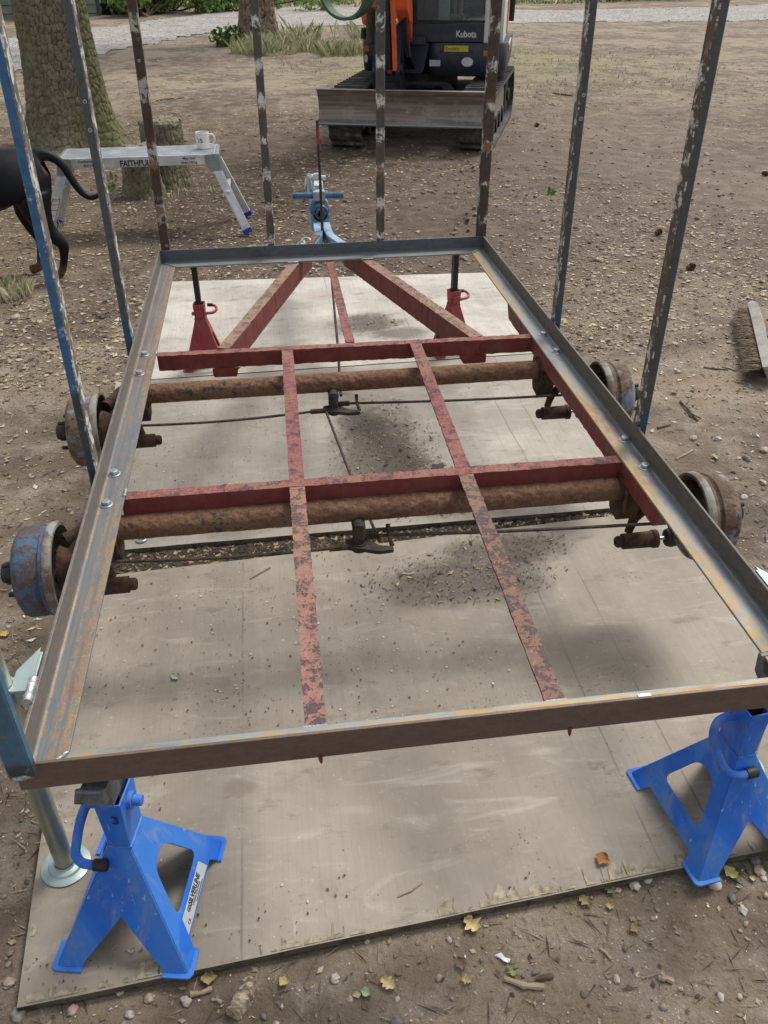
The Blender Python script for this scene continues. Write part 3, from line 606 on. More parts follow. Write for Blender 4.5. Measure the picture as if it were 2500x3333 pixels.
for y, ya, lab in ((1.583, AXY[0], 'near'), (2.244, AXY[1], 'far')):
    for s in (-1, 1):
        xo = .2197+s*.832
        drum((xo, y, DZ), s, s < 0 and y < 2, f'{lab} {"left" if s < 0 else "right"} brake drum, '+('flaking blue paint' if (s < 0 and y < 2) else 'rust brown'))
        xi = xo-s*.100
        mb = MB(); xa = XI1+.075 if s > 0 else XI0-.075
        pts = [Vector((xa-s*.03, ya, ZA)), Vector((xa+s*.005, ya-.01, ZA+.004)), Vector((xa+s*.015, ya-.05, ZA+.012)), Vector((xa+s*.01, ya-.10, ZA+.012)), Vector((xi-s*.012, y+.01, DZ)), Vector((xi+s*.012, y, DZ))]
        mb.tube(pts, [.036, .040, .038, .036, .036, .045], 20); mb.tube([(xa, ya-.03, ZA+.02), (xa+s*.012, ya-.07, ZA+.045), (xi-s*.004, y+.03, DZ+.055)], [.014, .016, .018], 12); mb.build('swing_arm', MCAST, T, smooth=True, angle=60)
        # damper under each arm
        p = Vector((.2197+s*.610, 1.682 if y < 2 else 2.410, .246)); dm = T
        mb = MB(); mb.lathe([(0, .004), (.0, .012), (.006, .016), (.018, .015), (.019, .021), (.098, .022), (.100, .0245), (.112, .0245), (.113, .010)], p, (s, 0, 0), 24)
        if s > 0: mb.tube([p+Vector((.04, .02, .012)), p+Vector((.055, .03, .05)), p+Vector((.085, .03, .085)), p+Vector((.10, .03, .14))], [.010, .013, .014, .02], 12)
        else: mb.tube([p+Vector((-.06, .02, .012)), p+Vector((-.08, .03, .07)), p+Vector((-.09, .03, .14))], [.012, .014, .02], 12)
        b = mb.build('shock_absorber', MCAST, T, smooth=True)
        mb = MB(); mb.cyl(p+Vector((s*.112, 0, 0)), p+Vector((s*.15, 0, 0)), .005, n=12); mb.build('damper_rod', MGALV, b, smooth=True)
        mb = MB(); mb.lathe([(0, .008), (.003, .022), (.014, .026), (.028, .024), (.034, .012)], p+Vector((s*.135, 0, 0)), (s, 0, 0), 24); mb.tube([p+Vector((s*.155, 0, 0)), p+Vector((s*.17, -.02, .06)), Vector((xi-s*.005, y, DZ-.05))], [.016, .016, .02], 12); mb.build('damper_eye', MCASTD, b, smooth=True)
# brake compensators and rods
for ya, yo, lab in ((AXY[0], 0.0, 'near'), (AXY[1], .734, 'far')):
    x = .157; mb = MB()
    mb.tube([(x, ya-.02, ZA-.02), (x, ya-.045, .375), (x-.002, ya-.052, .355), (x-.002, ya-.053, .335)], [.0165, .0165, .015, .0145], 16)
    q = Vector((x-.002, ya-.055, .333)); P = [(-.034, .012), (-.012, .022), (.012, .020), (.030, .006), (.052, -.010), (.082, -.012), (.086, -.026), (.05, -.034), (.016, -.026), (-.03, -.016)]
    mb.prism(rpoly(P, .006), [], .010, frame(q, (1, -.14, 0), (.14, 1, 0))); mb.cyl(q+Vector((0, 0, .008)), q+Vector((0, 0, -.014)), .018, n=20)
    c = mb.build('brake_compensator', MCASTD, T, smooth=True, bevel=.001); c['label'] = f'{lab} brake compensator yoke'
    for kk in range(3):
        mb = MB(); (mb.cyl((x+.012, ya-.03, .338), (x+.05, ya-.032, .339), .008, n=10) if kk == 0 else mb.cyl((x-.03, ya-.066, .336), (x-.075, ya-.066, .336), .008, n=10) if kk == 1 else mb.tube([(x+.078, ya-.07, .332), (x+.072, ya-.05, .345), (x+.074, ya-.02, .36)], [.006, .004, .006], 10)); mb.build('clevis' if kk < 2 else 'link_pin', MCAST, c, smooth=True)
    mb = MB(); sag = .0; N = 14
    L0 = Vector((x-.07, ya-.066, .336)); L1 = Vector((-.44, ya-.056 if ya < 2 else ya-.10, .345)); pts = [L0.lerp(L1, t/N)+Vector((0, 0, -.008*math.sin(math.pi*t/N))) for t in range(N+1)]; mb.tube(pts, .0042, 8); mb.build('brake_rod', MROD, T, smooth=True)
    mb = MB(); L0 = Vector((x+.045, ya-.032, .339)); L1 = Vector((.90, ya-.095, .350)); pts = [L0.lerp(L1, t/N)+Vector((0, 0, -.004*math.sin(math.pi*t/N))) for t in range(N+1)]; mb.tube(pts, .0042, 8); mb.build('brake_rod', MROD, T, smooth=True)
mb = MB(); mb.tube([(.255, 3.83, .40), (.243, 3.5, .385), (.205, 2.75, .36), (.191, 2.55, .352), (.185, 2.44, .345)], .0048, 8); mb.build('brake_rod', MROD, T, smooth=True)
mb = MB(); mb.tube([(.130, 2.345, .338), (.150, 2.14, .338), (.168, 1.96, .336), (.199, 1.715, .334), (.207, 1.655, .333)], .0042, 8); mb.build('brake_rod', MROD, T, smooth=True)

# bolts through the new rail
for x, y in [(-.425, 2.544), (-.426, 2.401), (-.427, 1.823), (-.428, 1.687), (.865, 2.516), (.866, 2.377), (.870, 1.807), (.868, 1.668)]:
    x += -.004 if x > 0 else .006
    mb = MB(); a = random.random()
    mb.lathe([(0, .0005), (0, .0155), (.002, .0155), (.0022, .011)], (x, y, ZF+.0003), (0, 0, 1), 24)
    P = [(math.cos(a+k*math.pi/3)*.0105, math.sin(a+k*math.pi/3)*.0105) for k in range(6)]; mb.prism(P, [], .0085, Matrix.Translation((x, y, ZF+.0066)))
    mb.build('hex_bolt', MGALV, T, bevel=.0012)
# weld beads
def bead(pts, r, mat=None, n=None, nm='weld_bead', seed=0):
    rg = np.random.default_rng(seed+len(pts)); P = []; rs = []; pts = [Vector(p) for p in pts]
    for i in range(len(pts)-1):
        K = max(3, int((pts[i+1]-pts[i]).length/(r*.7)))
        for k in range(K): P.append(pts[i].lerp(pts[i+1], k/K)); rs.append(r*(.75+.4*rg.random()))
    P.append(pts[-1]); rs.append(r*.6)
    mb = MB(); mb.tube(P, rs, 8); mb.build(nm, mat or MWELD, T, smooth=True, angle=80)
bead([(XI0-.001, YI0-.001, ZF+.001), (XI0-.045, YI0-.045, ZF+.001)], .0045, seed=1)
bead([(XI1+.001, YI0-.001, ZF+.001), (XI1+.045, YI0-.045, ZF+.001)], .0045, seed=2)
bead([(XI1, YI1, ZF+.001), (XI1+.05, YI1+.05, ZF+.001)], .003, seed=3); bead([(XI0, YI1, ZF+.001), (XI0-.05, YI1+.05, ZF+.001)], .003, seed=4)
bead([(XI0-.002, 1.718, .476), (XI0-.002, 1.752, .476)], .005, seed=5); bead([(XI0-.001, 2.545, .476), (XI0-.001, 2.572, .476)], .005, seed=6)
bead([(-.010, .962, .4755), (.030, .962, .4755)], .0022, seed=7); bead([(.402, .962, .4755), (.440, .962, .4755)], .0022, seed=8)
bead([(.062, 3.406, .4745), (.105, 3.406, .4745)], .0045, seed=9); bead([(.362, 3.406, .4745), (.410, 3.406, .4745)], .0045, seed=10)
mb = MB(); mb.box((.545, .9055, .5275), (.022, .007, .0035)); mb.build('tape_scrap', plain('white_scrap', 'd9d9d5', .6), T)

# posts
def post_mat(name, base, base2, patch, amt, low=None, lowz=.62, period=None, sc=1.0):
    g = NT(name); v = g.attr('luv'); xs = g.sep(v); z = xs[0]; n = g.noise(1, 6, .75, g.map((20*sc, 46*sc, 1), vec=v), .5); n2 = g.noise(1, 5, .7, g.map((50, 60, 1), vec=v)); n3 = g.noise(1, 5, .6, g.map((14, 10, 1), (5, 2, 0), vec=v))
    col = g.mix(g.thr(n2, .35, .65), base, base2)
    if low: col = g.mix(g.thr(g.math('ADD', z, g.math('MULTIPLY', n3, .06)), lowz, lowz+.02, 1, 0), col, low)
    m = g.math('ADD', g.math('MULTIPLY', n, .7), g.math('MULTIPLY', n2, .3))
    if period:
        wv = g.math('ADD', g.math('MULTIPLY', g.math('SINE', g.math('MULTIPLY', z, 2*math.pi/period)), .5), .5); m = g.math('ADD', g.math('MULTIPLY', g.math('ADD', g.math('MULTIPLY', m, .7), g.math('MULTIPLY', n3, .3)), .84), g.math('MULTIPLY', wv, .14))
    k = g.thr(m, .56-amt*.1, .60-amt*.1)
    pc = g.mix(g.thr(n3, .5, .62), patch, '7d5b42'); pc = g.mix(g.thr(n2, .55, .7), pc, '4c4843'); col = g.mix(k, col, pc)
    return g.fin(col, g.thr(n2, .3, .7, .42, .65), .1, m, .25, .002, .45)
PM = {
 'blue': post_mat('post_blue', '2f587d', '3d6a90', '8fa6b8', -.12, '3b4045', .74), 'blue_low': post_mat('post_blue_steel', '3a5a70', '44667e', '6c7c82', .0, '353a3c', .57),
 'grey': post_mat('post_grey', '44474b', '54575a', '6d6f70', -.75, '33526c', .62), 'scr': post_mat('post_scraped', '5d5a54', '726e66', 'd0d0c9', .60), 'scrR': post_mat('post_scraped_brown', '4a4038', '5c5046', 'c4c3ba', .5),
 'rust': post_mat('post_rusty', '3a2d26', '4d392d', 'a8a59d', .5, period=.21), 'dark': post_mat('post_dark', '46433d', '55524b', 'cfcfc9', .45, period=.128), 'grey2': post_mat('post_slate', '3f4345', '4b4f51', '5c6266', -.8, '2f4a63', .60)}
PM['dark2'] = post_mat('post_umber', '4a3c32', '3b302a', 'c0c2bc', .3, period=.14)
def post(x0, x1, y0, y1, z0, z1, lean, m_front, m_in, lab, inner):
    """box tube; inner = +1 when the +x face is the inner one, -1 when -x is, 0 for front posts"""
    mb = MB(); mb.a = []
    def q(P, mi, us):
        b = len(mb.v); mb.v += P; mb.a += us; mb.f.append((b, b+1, b+2, b+3)); mb.mi.append(mi)
    N = 6; r = .003
    ring = [(x0+r, y0), (x1-r, y0), (x1, y0+r), (x1, y1-r), (x1-r, y1), (x0+r, y1), (x0, y1-r), (x0, y0+r)]
    K = len(ring)
    for i in range(K):
        (ax, ay), (bx, by) = ring[i], ring[(i+1) % K]; nrm = (by-ay, -(bx-ax)); side = 1 if (inner and nrm[0]*inner > 0 and abs(nrm[0]) > abs(nrm[1])*.9 and i not in (1,) ) else 0
        if i in (1, 7) and inner: side = 1 if (i == 1) == (inner > 0) else 0
        o = i*.03
        P = []; U = []
        for (x, y, z) in ((ax, ay, z0), (bx, by, z0), (bx, by, z1), (ax, ay, z1)):
            t = (z-z0); P.append((x+lean[0]*t, y+lean[1]*t, z)); U.append((z, o+(x+y)*.7+x0*3.3+y0, 0))
        q(P, side, U)
    t = z1-z0
    mb.v += [(x+lean[0]*t, y+lean[1]*t, z1) for x, y in ring]; mb.a += [(z1, 0, 0)]*K; b = len(mb.v)-K; mb.f.append(tuple(range(b, b+K))); mb.mi.append(0)
    mb.v += [(x, y, z0) for x, y in ring]; mb.a += [(z0, 0, 0)]*K; b = len(mb.v)-K; mb.f.append(tuple(range(b+K-1, b-1, -1))); mb.mi.append(0)
    o = mb.build('upright_post', [m_front, m_in], T); o['label'] = lab
    return o
XO0, XO1, YO0, YO1 = XI0-FW, XI1+FW, YI0-FW, YI1+FW
def holes(x, y, zs, ax, mat, par):
    for z in zs:
        mb = MB(); mb.lathe([(0, .0055), (.0012, .005), (.0013, .0025)], (x, y, z), ax, 14); mb.build('drill_hole', mat, par)
p = post(XO0-.002, XO0+.036, YO0-.020, YO0-.0012, .523, 1.95, (-.004, 0, 0), PM['blue_low'], PM['blue'], 'blue near left corner post', 0)
bead([(XO0-.001, YO0-.013, .522), (XO0+.012, YO0-.022, .524), (XO0+.035, YO0-.013, .523)], .0048, seed=31)
p = post(XO0-.022, XO0-.0015, 1.767, 1.807, .478, 1.95, (.010, .0, 0), PM['blue'], PM['scr'], 'blue left post beside the far left hub', 1)
p = post(XO0-.0255, XO0-.0015, 2.545, 2.585, .478, 1.95, (.004, .0, 0), PM['grey'], PM['scr'], 'grey left post with a blue foot', 1)
holes(XO0-.012, 2.5446, (1.13, 1.20), (0, -1, 0), MGALV, p)
p = post(XO0+.010, XO0+.044, YO1+.0012, YO1+.021, .525, 1.95, (.012, 0, 0), PM['rust'], PM['rust'], 'dark rusty post at the front left corner', 0)
holes(XO0+.034, YO1+.001, (.545, 1.20,), (0, -1, 0), MGALV, p)
p = post(-.012, .018, YO1+.0012, YO1+.021, .478, 1.95, (.010, 0, 0), PM['dark'], PM['dark'], 'left of the two patchy front posts', 0)
p = post(.433, .466, YO1+.0012, YO1+.021, .478, 1.95, (.009, 0, 0), PM['dark'], PM['dark'], 'right of the two patchy front posts', 0)
p = post(XO1-.032, XO1+.010, YO1+.0012, YO1+.021, .525, 1.95, (.009, 0, 0), PM['dark2'], PM['rust'], 'brown post with white patches at the front right corner', -1)
p = post(XO1+.0015, XO1+.0235, 2.495, 2.535, .490, 1.95, (-.002, .0, 0), PM['grey2'], PM['scrR'], 'slate right post nearer the front', -1)
holes(XO1+.011, 2.4946, (1.13, 1.19), (0, -1, 0), MGALV, p)
p = post(XO1+.0015, XO1+.0225, 1.781, 1.821, .490, 1.95, (.004, .0, 0), PM['grey2'], PM['scrR'], 'slate right post above the far right hub', -1)
for x, y in ((XO0-.001, 1.766), (XO1+.001, 1.780), (XO1+.001, 2.494), (XO0-.001, 2.544)): bead([(x, y-.001, .500), (x, y-.001, .527)], .003, seed=int(x*50+y*10)+99)

# hitch, handbrake and jockey clamp
MHB = plain('hitch_blue', '3f6283', .45, .1, .25, 24, .3, ('23333f', .7)); MHP = plain('hitch_pale', '9fb0b6', .5, .2, .2, 20, .2, ('6c6a60', .5)); MWP = plain('clamp_white', 'c3cbc6', .5, .1, .2, 30, .2, ('84857c', .6)); MHD = plain('hitch_dark', '2c3c47', .5, .2, .2, 40, .3)
mb = MB(); c = Vector((.242, 4.04, .497)); mb.lathe([(0, .0005), (0, .014), (.003, .016), (-.006, .016), (-.006, .018)], c+Vector((0, -.012, 0)), (0, 1, 0), 24); mb.cyl(c, c-Vector((0, .012, 0)), .027, n=6)
mb.lathe([(0, .027), (.0, .036), (.008, .040), (.010, .036), (.016, .036), (.018, .043), (.05, .043), (.06, .040), (.36, .036), (.37, .030)], c, (0, 1, 0), 40); hb = mb.build('damper_housing', [MHB], T, smooth=True, bevel=.001)
mb = MB(); mb.box((.242, 4.16, .455), (.088, .24, .075)); mb.prism(rpoly([(-.046, -.05), (.046, -.05), (.044, .02), (.028, .052), (-.028, .052), (-.044, .02)], .012), [], .14, frame((.242, 4.17, .50), (1, 0, 0), (0, 0, 1))); mb.build('hitch_body', MDB, T, smooth=True, bevel=.003)
mb = MB(); mb.cyl((.119, 4.10, .567), (.355, 4.085, .565), .0145, n=24); mb.build('cross_bar', MHB, T, smooth=True)
mb = MB(); mb.box((.242, 4.095, .566), (.056, .05, .045)); mb.tube([(.222, 4.1, .545), (.222, 4.1, .60)], .006, 10); mb.build('bar_block', MHP, T, bevel=.004)
mb = MB(); mb.prism(rpoly([(-.04, 0), (.04, 0), (.035, .08), (-.035, .08)], .015), [], .2, frame((.245, 4.46, .47), (1, 0, 0), (0, 0, 1))); mb.lathe([(0, .045), (.06, .05), (.11, .042), (.14, .02)], (.245, 4.52, .50), (0, 1, 0.05), 24); mb.tube([(.215, 4.36, .54), (.208, 4.3, .60), (.210, 4.26, .62)], .012, 10); mb.build('coupling_head', MWP, T, smooth=True, bevel=.003)
mb = MB(); mb.tube([(.205, 4.27, .606), (.29, 4.265, .606)], .0125, 14); mb.tube([(.232, 4.27, .615), (.256, 4.27, .618)], .012, 12); mb.tube([(.228, 4.28, .606), (.226, 4.28, .55)], .006, 8); mb.tube([(.262, 4.28, .606), (.268, 4.28, .555)], .006, 8); mb.build('coupling_handle', MWP, T, smooth=True)
mb = MB(); mb.tube([(.238, 3.855, .43), (.237, 3.865, .479), (.237, 3.868, .7), (.236, 3.87, .925)], [.007, .0065, .006, .006], 12); lv = mb.build('handbrake_lever', plain('lever_brown', '3a2e28', .6, .1, .2, 60), T, smooth=True)
mb = MB(); z0 = AY(1040, 470, 3.87).z; z1 = AY(1035, 412, 3.87).z; mb.cyl((.2365, 3.869, z0), (.236, 3.87, z1), .0075, n=14); mb.box((.246, 3.869, z0+.012), (.008, .008, .02)); mb.build('lever_grip', plain('grip_red', '9c2a30', .45), lv, smooth=True)
mb = MB(); mb.cyl((.242, 3.93, .47), (.242, 3.86, .44), .008, n=8); mb.box((.2425, 3.80, .44), (.008, .10, .02)); mb.build('lever_pivot', MCASTD, T)
mb = MB()
for (x, y, r, a) in ((.152, 3.70, .020, .3), (.128, 3.665, .017, 1.0)):
    P = [Vector((x+math.cos(t)*r, y+math.sin(t)*r, .468+.012*math.sin(t+a))) for t in np.linspace(0, 2*math.pi, 17)]; mb.tube(P, .0055, 8)
mb.bar((.09, 3.60, .456), (.15, 3.69, .458), .035, .012); mb.bar((.05, 3.585, .452), (.10, 3.62, .452), .03, .008); mb.build('jockey_clamp', MWP, T, smooth=True, bevel=.002)

# prop stands at the rear corners
g = NT('zinc_yellow'); n = g.noise(7, 4, .6); MZN = g.fin(g.mix(g.thr(n, .35, .68), '8f9a92', 'b5b28e'), .32, .75, g.noise(50), .06, .002)
MZP = plain('zinc_plate', 'a8b7b3', .4, .5, .12, 16, .1)
for (fx, fy, ztop, s) in ((-.504, 1.078, .70, -1), (.948, 1.12, .70, 1)):
    mb = MB(); mb.tube([(fx, fy, .030), (fx, fy, ztop)], .0185, 28, cap=False); mb.tube([(fx, fy, .031), (fx, fy, ztop)], .0165, 28, cap=False); mb.lathe([(0, .0165), (0, .0185)], (fx, fy, ztop), (0, 0, 1), 28); o = mb.build('prop_stand', MZN, T, smooth=True); o['label'] = 'zinc prop stand by the %s rear corner' % ('left' if s < 0 else 'right')
    mb = MB(); mb.lathe([(.0, .0005), (.0, .047), (.003, .048), (.004, .046), (.006, .034), (.010, .031), (.012, .022), (.016, .0195)], (fx, fy, .0185), (0, 0, 1), 40); mb.build('foot_disc', MZP, o, smooth=True)
    xr_ = XO0 if s < 0 else XO1
    mb = MB(); mb.box((xr_+s*.006, fy+.012, .500), (.006, .12, .055)); mb.prism([(0, -.03), (.0, .075), (.03, .02), (.03, -.03)] if s > 0 else [(0, -.03), (-.03, -.03), (-.03, .02), (0, .075)], [], .005, frame((xr_+s*.010, fy+.012, .523), (1, 0, 0), (0, 1, 0)))
    mb.lathe([(0, .0192), (0, .0235), (.045, .0235), (.045, .0192)], (fx, fy, .480), (0, 0, 1), 28); mb.bar((xr_+s*.008, fy, .50), (fx-s*.02, fy, .50), .02, .03); mb.build('stand_clamp', MZP, o, bevel=.001)
    if s < 0: bead([(XO0-.004, 1.025, .531), (XO0-.004, 1.085, .531)], .0085, plain('fresh_weld', 'c9cbcb', .35, .7, .15, 120, .5), seed=77)

# ================================================================== AXLE STANDS
def stand_paint(name, c1_, c2_, dust, da):
    g = NT(name); n = g.noise(9, 4, .6); n2 = g.noise(4, 3, .5, None, .8); col = g.mix(g.thr(n, .38, .62), c1_, c2_)
    col = g.mix(g.math('MULTIPLY', g.thr(n2, .46, .52), da), col, dust); gz = g.noise(11, 7, .75, g.map((1, 1, .5), (5, 1, 0)), 1.2); col = g.mix(g.math('MULTIPLY', g.thr(gz, .50, .64), .45), col, '7d848c' if 'blue' in name else '8d6a62'); scr = g.noise(1, 3, .6, g.map((90, 90, 8), (1, 0, 0), (.4, .3, 0))); col = g.mix(g.math('MULTIPLY', g.thr(scr, .68, .72), .5), col, '9db4cc' if 'blue' in name else 'a08078'); col = g.mix(g.math('MULTIPLY', g.thr(g.noise(60, 5, .7), .66, .72), .6), col, '3b2f28')
    return g.fin(col, g.thr(gz, .4, .62, .46, .72), 0, g.noise(150, 3), .12, .001, .5)
MBS = stand_paint('stand_blue', '0e5ab6', '1665c6', '3f7cc0', .5)
MRS = stand_paint('stand_red', '8c2a30', '9c343a', '8a4a48', .4)
MCI = plain('cast_iron', '6e7175', .5, .4, .25, 40, .4, ('4e4a46', .6))
MBC = plain('stand_black_bar', '2a2b2c', .5, .2, .2, 60, .3)
MSTK = plain('sticker_silver', 'b9bec2', .45, .1, .08, 20, .02); MINK = plain('ink_black', '1b1c20', .6); MINKR = plain('ink_red', 'a02028', .6)
def axle_stand(label, loc, rz, sx, sy, zt, twx, twy, zs, swx, swy, paint, blue):
    t = thing('axle_stand', label, 'axle stand', (0, 0, 0), 'axle stands holding up the trailer')
    body = None; mb = MB()
    for k, (hw, hd, tw, td) in enumerate(((sx, sy, twx, twy), (sy, sx, twy, twx))*2):      # -y, +x, +y, -x faces
        a = k*math.pi/2; R = Matrix.Rotation(a, 3, 'Z'); Bm = R @ Vector((0, -hd, 0)); Tm = R @ Vector((0, -td, zt)); u = R @ Vector((1, 0, 0)); up = (Tm-Bm); s = up.length
        ft = hw*.38; vface = (k % 2 == 0)
        def wd(v): return hw+(tw-hw)*v/s
        if vface:
            o = [(-hw, 0), (-hw+ft, 0), (-hw+ft+.004, .012), (0, s*.44), (hw-ft-.004, .012), (hw-ft, 0), (hw, 0), (wd(s), s), (-wd(s), s)]; hl = []
        else:
            o = [(-hw, 0), (-hw+ft*.9, 0), (-hw+ft*.95, .010), (-hw+ft*1.15, .026), (hw-ft*1.15, .026), (hw-ft*.95, .010), (hw-ft*.9, 0), (hw, 0), (wd(s), s), (-wd(s), s)]
            b = s*.29; tp = s*.70
            hl = [rpoly([(-hw*.50, b), (hw*.50, b), (wd(tp)*.42, tp), (-wd(tp)*.42, tp)], hw*.17, 5)]
        if not blue and vface: o = [(-hw, 0), (-hw+ft, 0), (-ft*.3, s*.22), (ft*.3, s*.22), (hw-ft, 0), (hw, 0), (wd(s), s), (-wd(s), s)]
        mb.prism(o, hl, .0035, frame(Bm, u, up))
    for cx in (-1, 1):
        for cy in (-1, 1):                                             # folded lips of the four feet
            mb.box((cx*(sx-sx*.19), cy*(sy+.0045), .0025), (sx*.40, .009, .0045)); mb.box((cx*(sx+.0045), cy*(sy-sy*.17), .0025), (.009, sy*.36, .0045)); mb.cyl((cx*(sx-.001), cy*(sy-.001), .0003), (cx*(sx-.001), cy*(sy-.001), .0047), .0095, n=16)
    body = mb.build('pyramid_base', paint, t, bevel=.0012)
    mb = MB(); vs = [Vector((x*wx, y*wy, z)) for z, wx, wy in ((zt-.002, twx+.001, twy+.001), (zs, swx, swy), (zs, swx-.004, swy-.004), (zt+.01, twx-.003, twy-.003)) for x, y in ((-1, -1), (1, -1), (1, 1), (-1, 1))]
    fs = [(i*4+k, i*4+(k+1) % 4, i*4+4+(k+1) % 4, i*4+4+k) for i in range(3) for k in range(4)]+[(12, 13, 14, 15)]; mb.add(vs, fs); mb.build('sleeve', paint, t, bevel=.0025)
    wb = MB(); q = [(-1, -1), (1, -1), (1, 1), (-1, 1), (-1, -1)]; wp = []
    for i in range(4):
        for k in range(7): f = k/7; wp.append(((q[i][0]*(1-f)+q[i+1][0]*f)*(twx+.002), (q[i][1]*(1-f)+q[i+1][1]*f)*(twy+.002), zt+.0015*math.sin(k*2.1+i)))
    wb.tube(wp+[wp[0]], [.0028+.0009*math.sin(k*1.7) for k in range(29)], 8); wb.build('weld_seam', paint, t, smooth=True)
    return t, body
def place(t, loc, rz): t.location = loc; t.rotation_euler = (0, 0, rz)
def blue_stand(label, loc, rz, sticker, ztop, sad):
    t, body = axle_stand(label, loc, rz, .120, .136, .218, .0185, .031, .335, .023, .036, MBS, True)
    mb = MB(); mb.box((0, 0, .27), (.034, .034, .16)); mb.build('ratchet_bar', MBC, t)
    mb = MB(); q = Vector((sad[0], sad[1], ztop))
    if sticker: P = [(-.046, .010), (-.040, .012), (-.028, -.002), (.0, -.004), (.046, -.004), (.050, -.012), (.022, -.034), (-.022, -.034), (-.044, -.016)]
    else: P = [(-.050, .020), (-.046, .022), (-.034, .000), (-.004, -.004), (.030, -.002), (.045, .026), (.056, .026), (.052, -.016), (.022, -.034), (-.022, -.034), (-.048, -.014)]
    mb.prism(rpoly(P, .004, 2), [], .040, frame(q, (0, 1, 0), (0, 0, 1))); mb.box(q+Vector((0, .01, -.045)), (.030, .036, .05)); mb.box(q+Vector((0, -.040, -.006)), (.052, .014, .022), taper=.8); mb.build('saddle', MCI, t, bevel=.003)
    mb = MB(); ex = -.040 if sticker else -.004; pts = [(-.020, -.008, .302), (-.040, -.008, .302), (-.054, -.006, .292), (-.066, -.020, .262), (-.074, -.036, .226), (-.076, -.045, .208), (-.068, -.051, .195), (-.054, -.053, .191), (ex, -.053, .191)]
    if not sticker: pts = [(-.022, 0, .302), (-.048, 0, .304), (-.066, -.004, .296), (-.074, -.014, .272), (-.066, -.028, .240), (-.054, -.042, .212), (-.040, -.050, .198), (-.022, -.053, .192), (ex, -.053, .191)]
    P = []; pv = [Vector(p) for p in pts]
    for i in range(len(pv)-1):
        a, b, c, d = pv[max(0, i-1)], pv[i], pv[i+1], pv[min(len(pv)-1, i+2)]
        for k in range(4):
            u = k/4; P.append(.5*((2*b)+(c-a)*u+(2*a-5*b+4*c-d)*u*u+(3*b-a-3*c+d)*u**3))
    P.append(pv[-1]); mb.tube(P, .0085, 16); hd = mb.build('release_handle', MBS, t, smooth=True, angle=60)
    mb = MB(); mb.lathe([(0, .0088), (.001, .0108), (.022, .0108), (.025, .009), (.0255, .0005)], (ex-.004, -.053, .191), (1, 0, 0), 20); mb.build('rubber_cap', MBLK, hd, smooth=True)
    mb = MB(); mb.cyl((.020, 0, .306), (.030, 0, .306), .0155, n=24); mb.cyl((.030, 0, .306), (.046, 0, .306), .0095, n=20); mb.build('pivot_stub', MBS, t, smooth=True, bevel=.0008)
    mb = MB(); mb.lathe([(0, .0005), (0, .009), (.0006, .009)], (.006, -.0298, .285), (0, -1, .04), 16); 
    if sticker:
        s = math.hypot(.120-.022, .205); up = Vector((-(.120-.022), 0, .205)).normalized(); u = Vector((0, 1, 0)); n = u.cross(up); M = frame(Vector((.120, 0, 0))+n*.0022, u, up)
        mb = MB(); mb.prism([(-.078, .030), (.062, .030), (.054, .058), (-.064, .058)], [], .0006, M); st = mb.build('sticker', MSTK, body)
        text('SILVERLINE', .0165, M @ Matrix.Translation((-.030, .0435, .0006)), MINK, 'lettering', body, .0003, .78, .0004)
        text('3 TONNE AXLE STAND', .0052, M @ Matrix.Translation((-.026, .0375, .0006)), MINK, 'lettering', body, .0003, .9)
        text('www.silverlinetools.com', .0050, M @ Matrix.Translation((-.014, .0320, .0006)), MINK, 'lettering', body, .0003, .9)
        text('GS', .012, M @ Matrix.Translation((-.044, .0440, .0006)), MINK, 'lettering', body, .0003, 1, .0003)
        text('CE', .009, M @ Matrix.Translation((-.062, .0345, .0006)), MINK, 'lettering', body, .0003)
        text('3', .030, frame(Vector((.0, -.0352, .285)), (1, 0, 0), (0, -.05, 1)), plain('ink_navy', '16305c', .5), 'lettering', t, .0004)
    place(t, loc, rz); return t
blue_stand('blue steel axle stand with a white sticker, under the left end of the rear rail', (-.340, .982, .0182), R_(-11.4), True, .4545-.0182, (.012, -.050))
blue_stand('blue steel axle stand without sticker, under the right end of the rear rail', (.832, 1.018, .0182), R_(6.7), False, .4545-.0182, (.004, -.052))
def red_stand(label, loc, rz):
    t, body = axle_stand(label, loc, rz, .088, .052, .222, .020, .020, .285, .024, .024, MRS, False)
    mb = MB(); mb.box((.0, 0, .342), (.022, .026, .18))
    for k in range(12): mb.box((0, -.0135, .262+k*.0145), (.021, .004, .008), taper=.85)
    mb.prism([(-.012, 0), (.012, 0), (.018, .02), (-.018, .02)], [], .03, frame((0, 0, .4315), (1, 0, 0), (0, 0, 1))); mb.build('ratchet_bar', MBC, t, bevel=.0008)
    mb = MB(); mb.box((-.0, -.027, .248), (.030, .008, .030)); mb.cyl((-.032, -.018, .246), (.032, -.018, .246), .0075, n=14); mb.build('pawl', MRS, t, bevel=.001)
    mb = MB(); pts = [(.028, -.018, .246)]+[(.048+.022*math.sin(a), -.018+.02-.02*math.cos(a), .247+.010*(1-math.cos(a))) for a in np.linspace(0, 2.9, 9)]; mb.tube(pts, .0058, 10); hd = mb.build('release_handle', MRS, t, smooth=True)
    p = Vector(pts[-1]); mb = MB(); mb.cyl(p, p+Vector((-.022, 0, .002)), .0075, n=12); mb.build('rubber_cap', MBLK, hd, smooth=True)
    place(t, loc, rz); return t
red_stand('red axle stand with toothed black bar under the front rail, left one', (-.316, 3.472, .0182), R_(-3))
red_stand('red axle stand with toothed black bar, seen half behind the right drawbar arm', (.768, 3.472, .0182), R_(12))

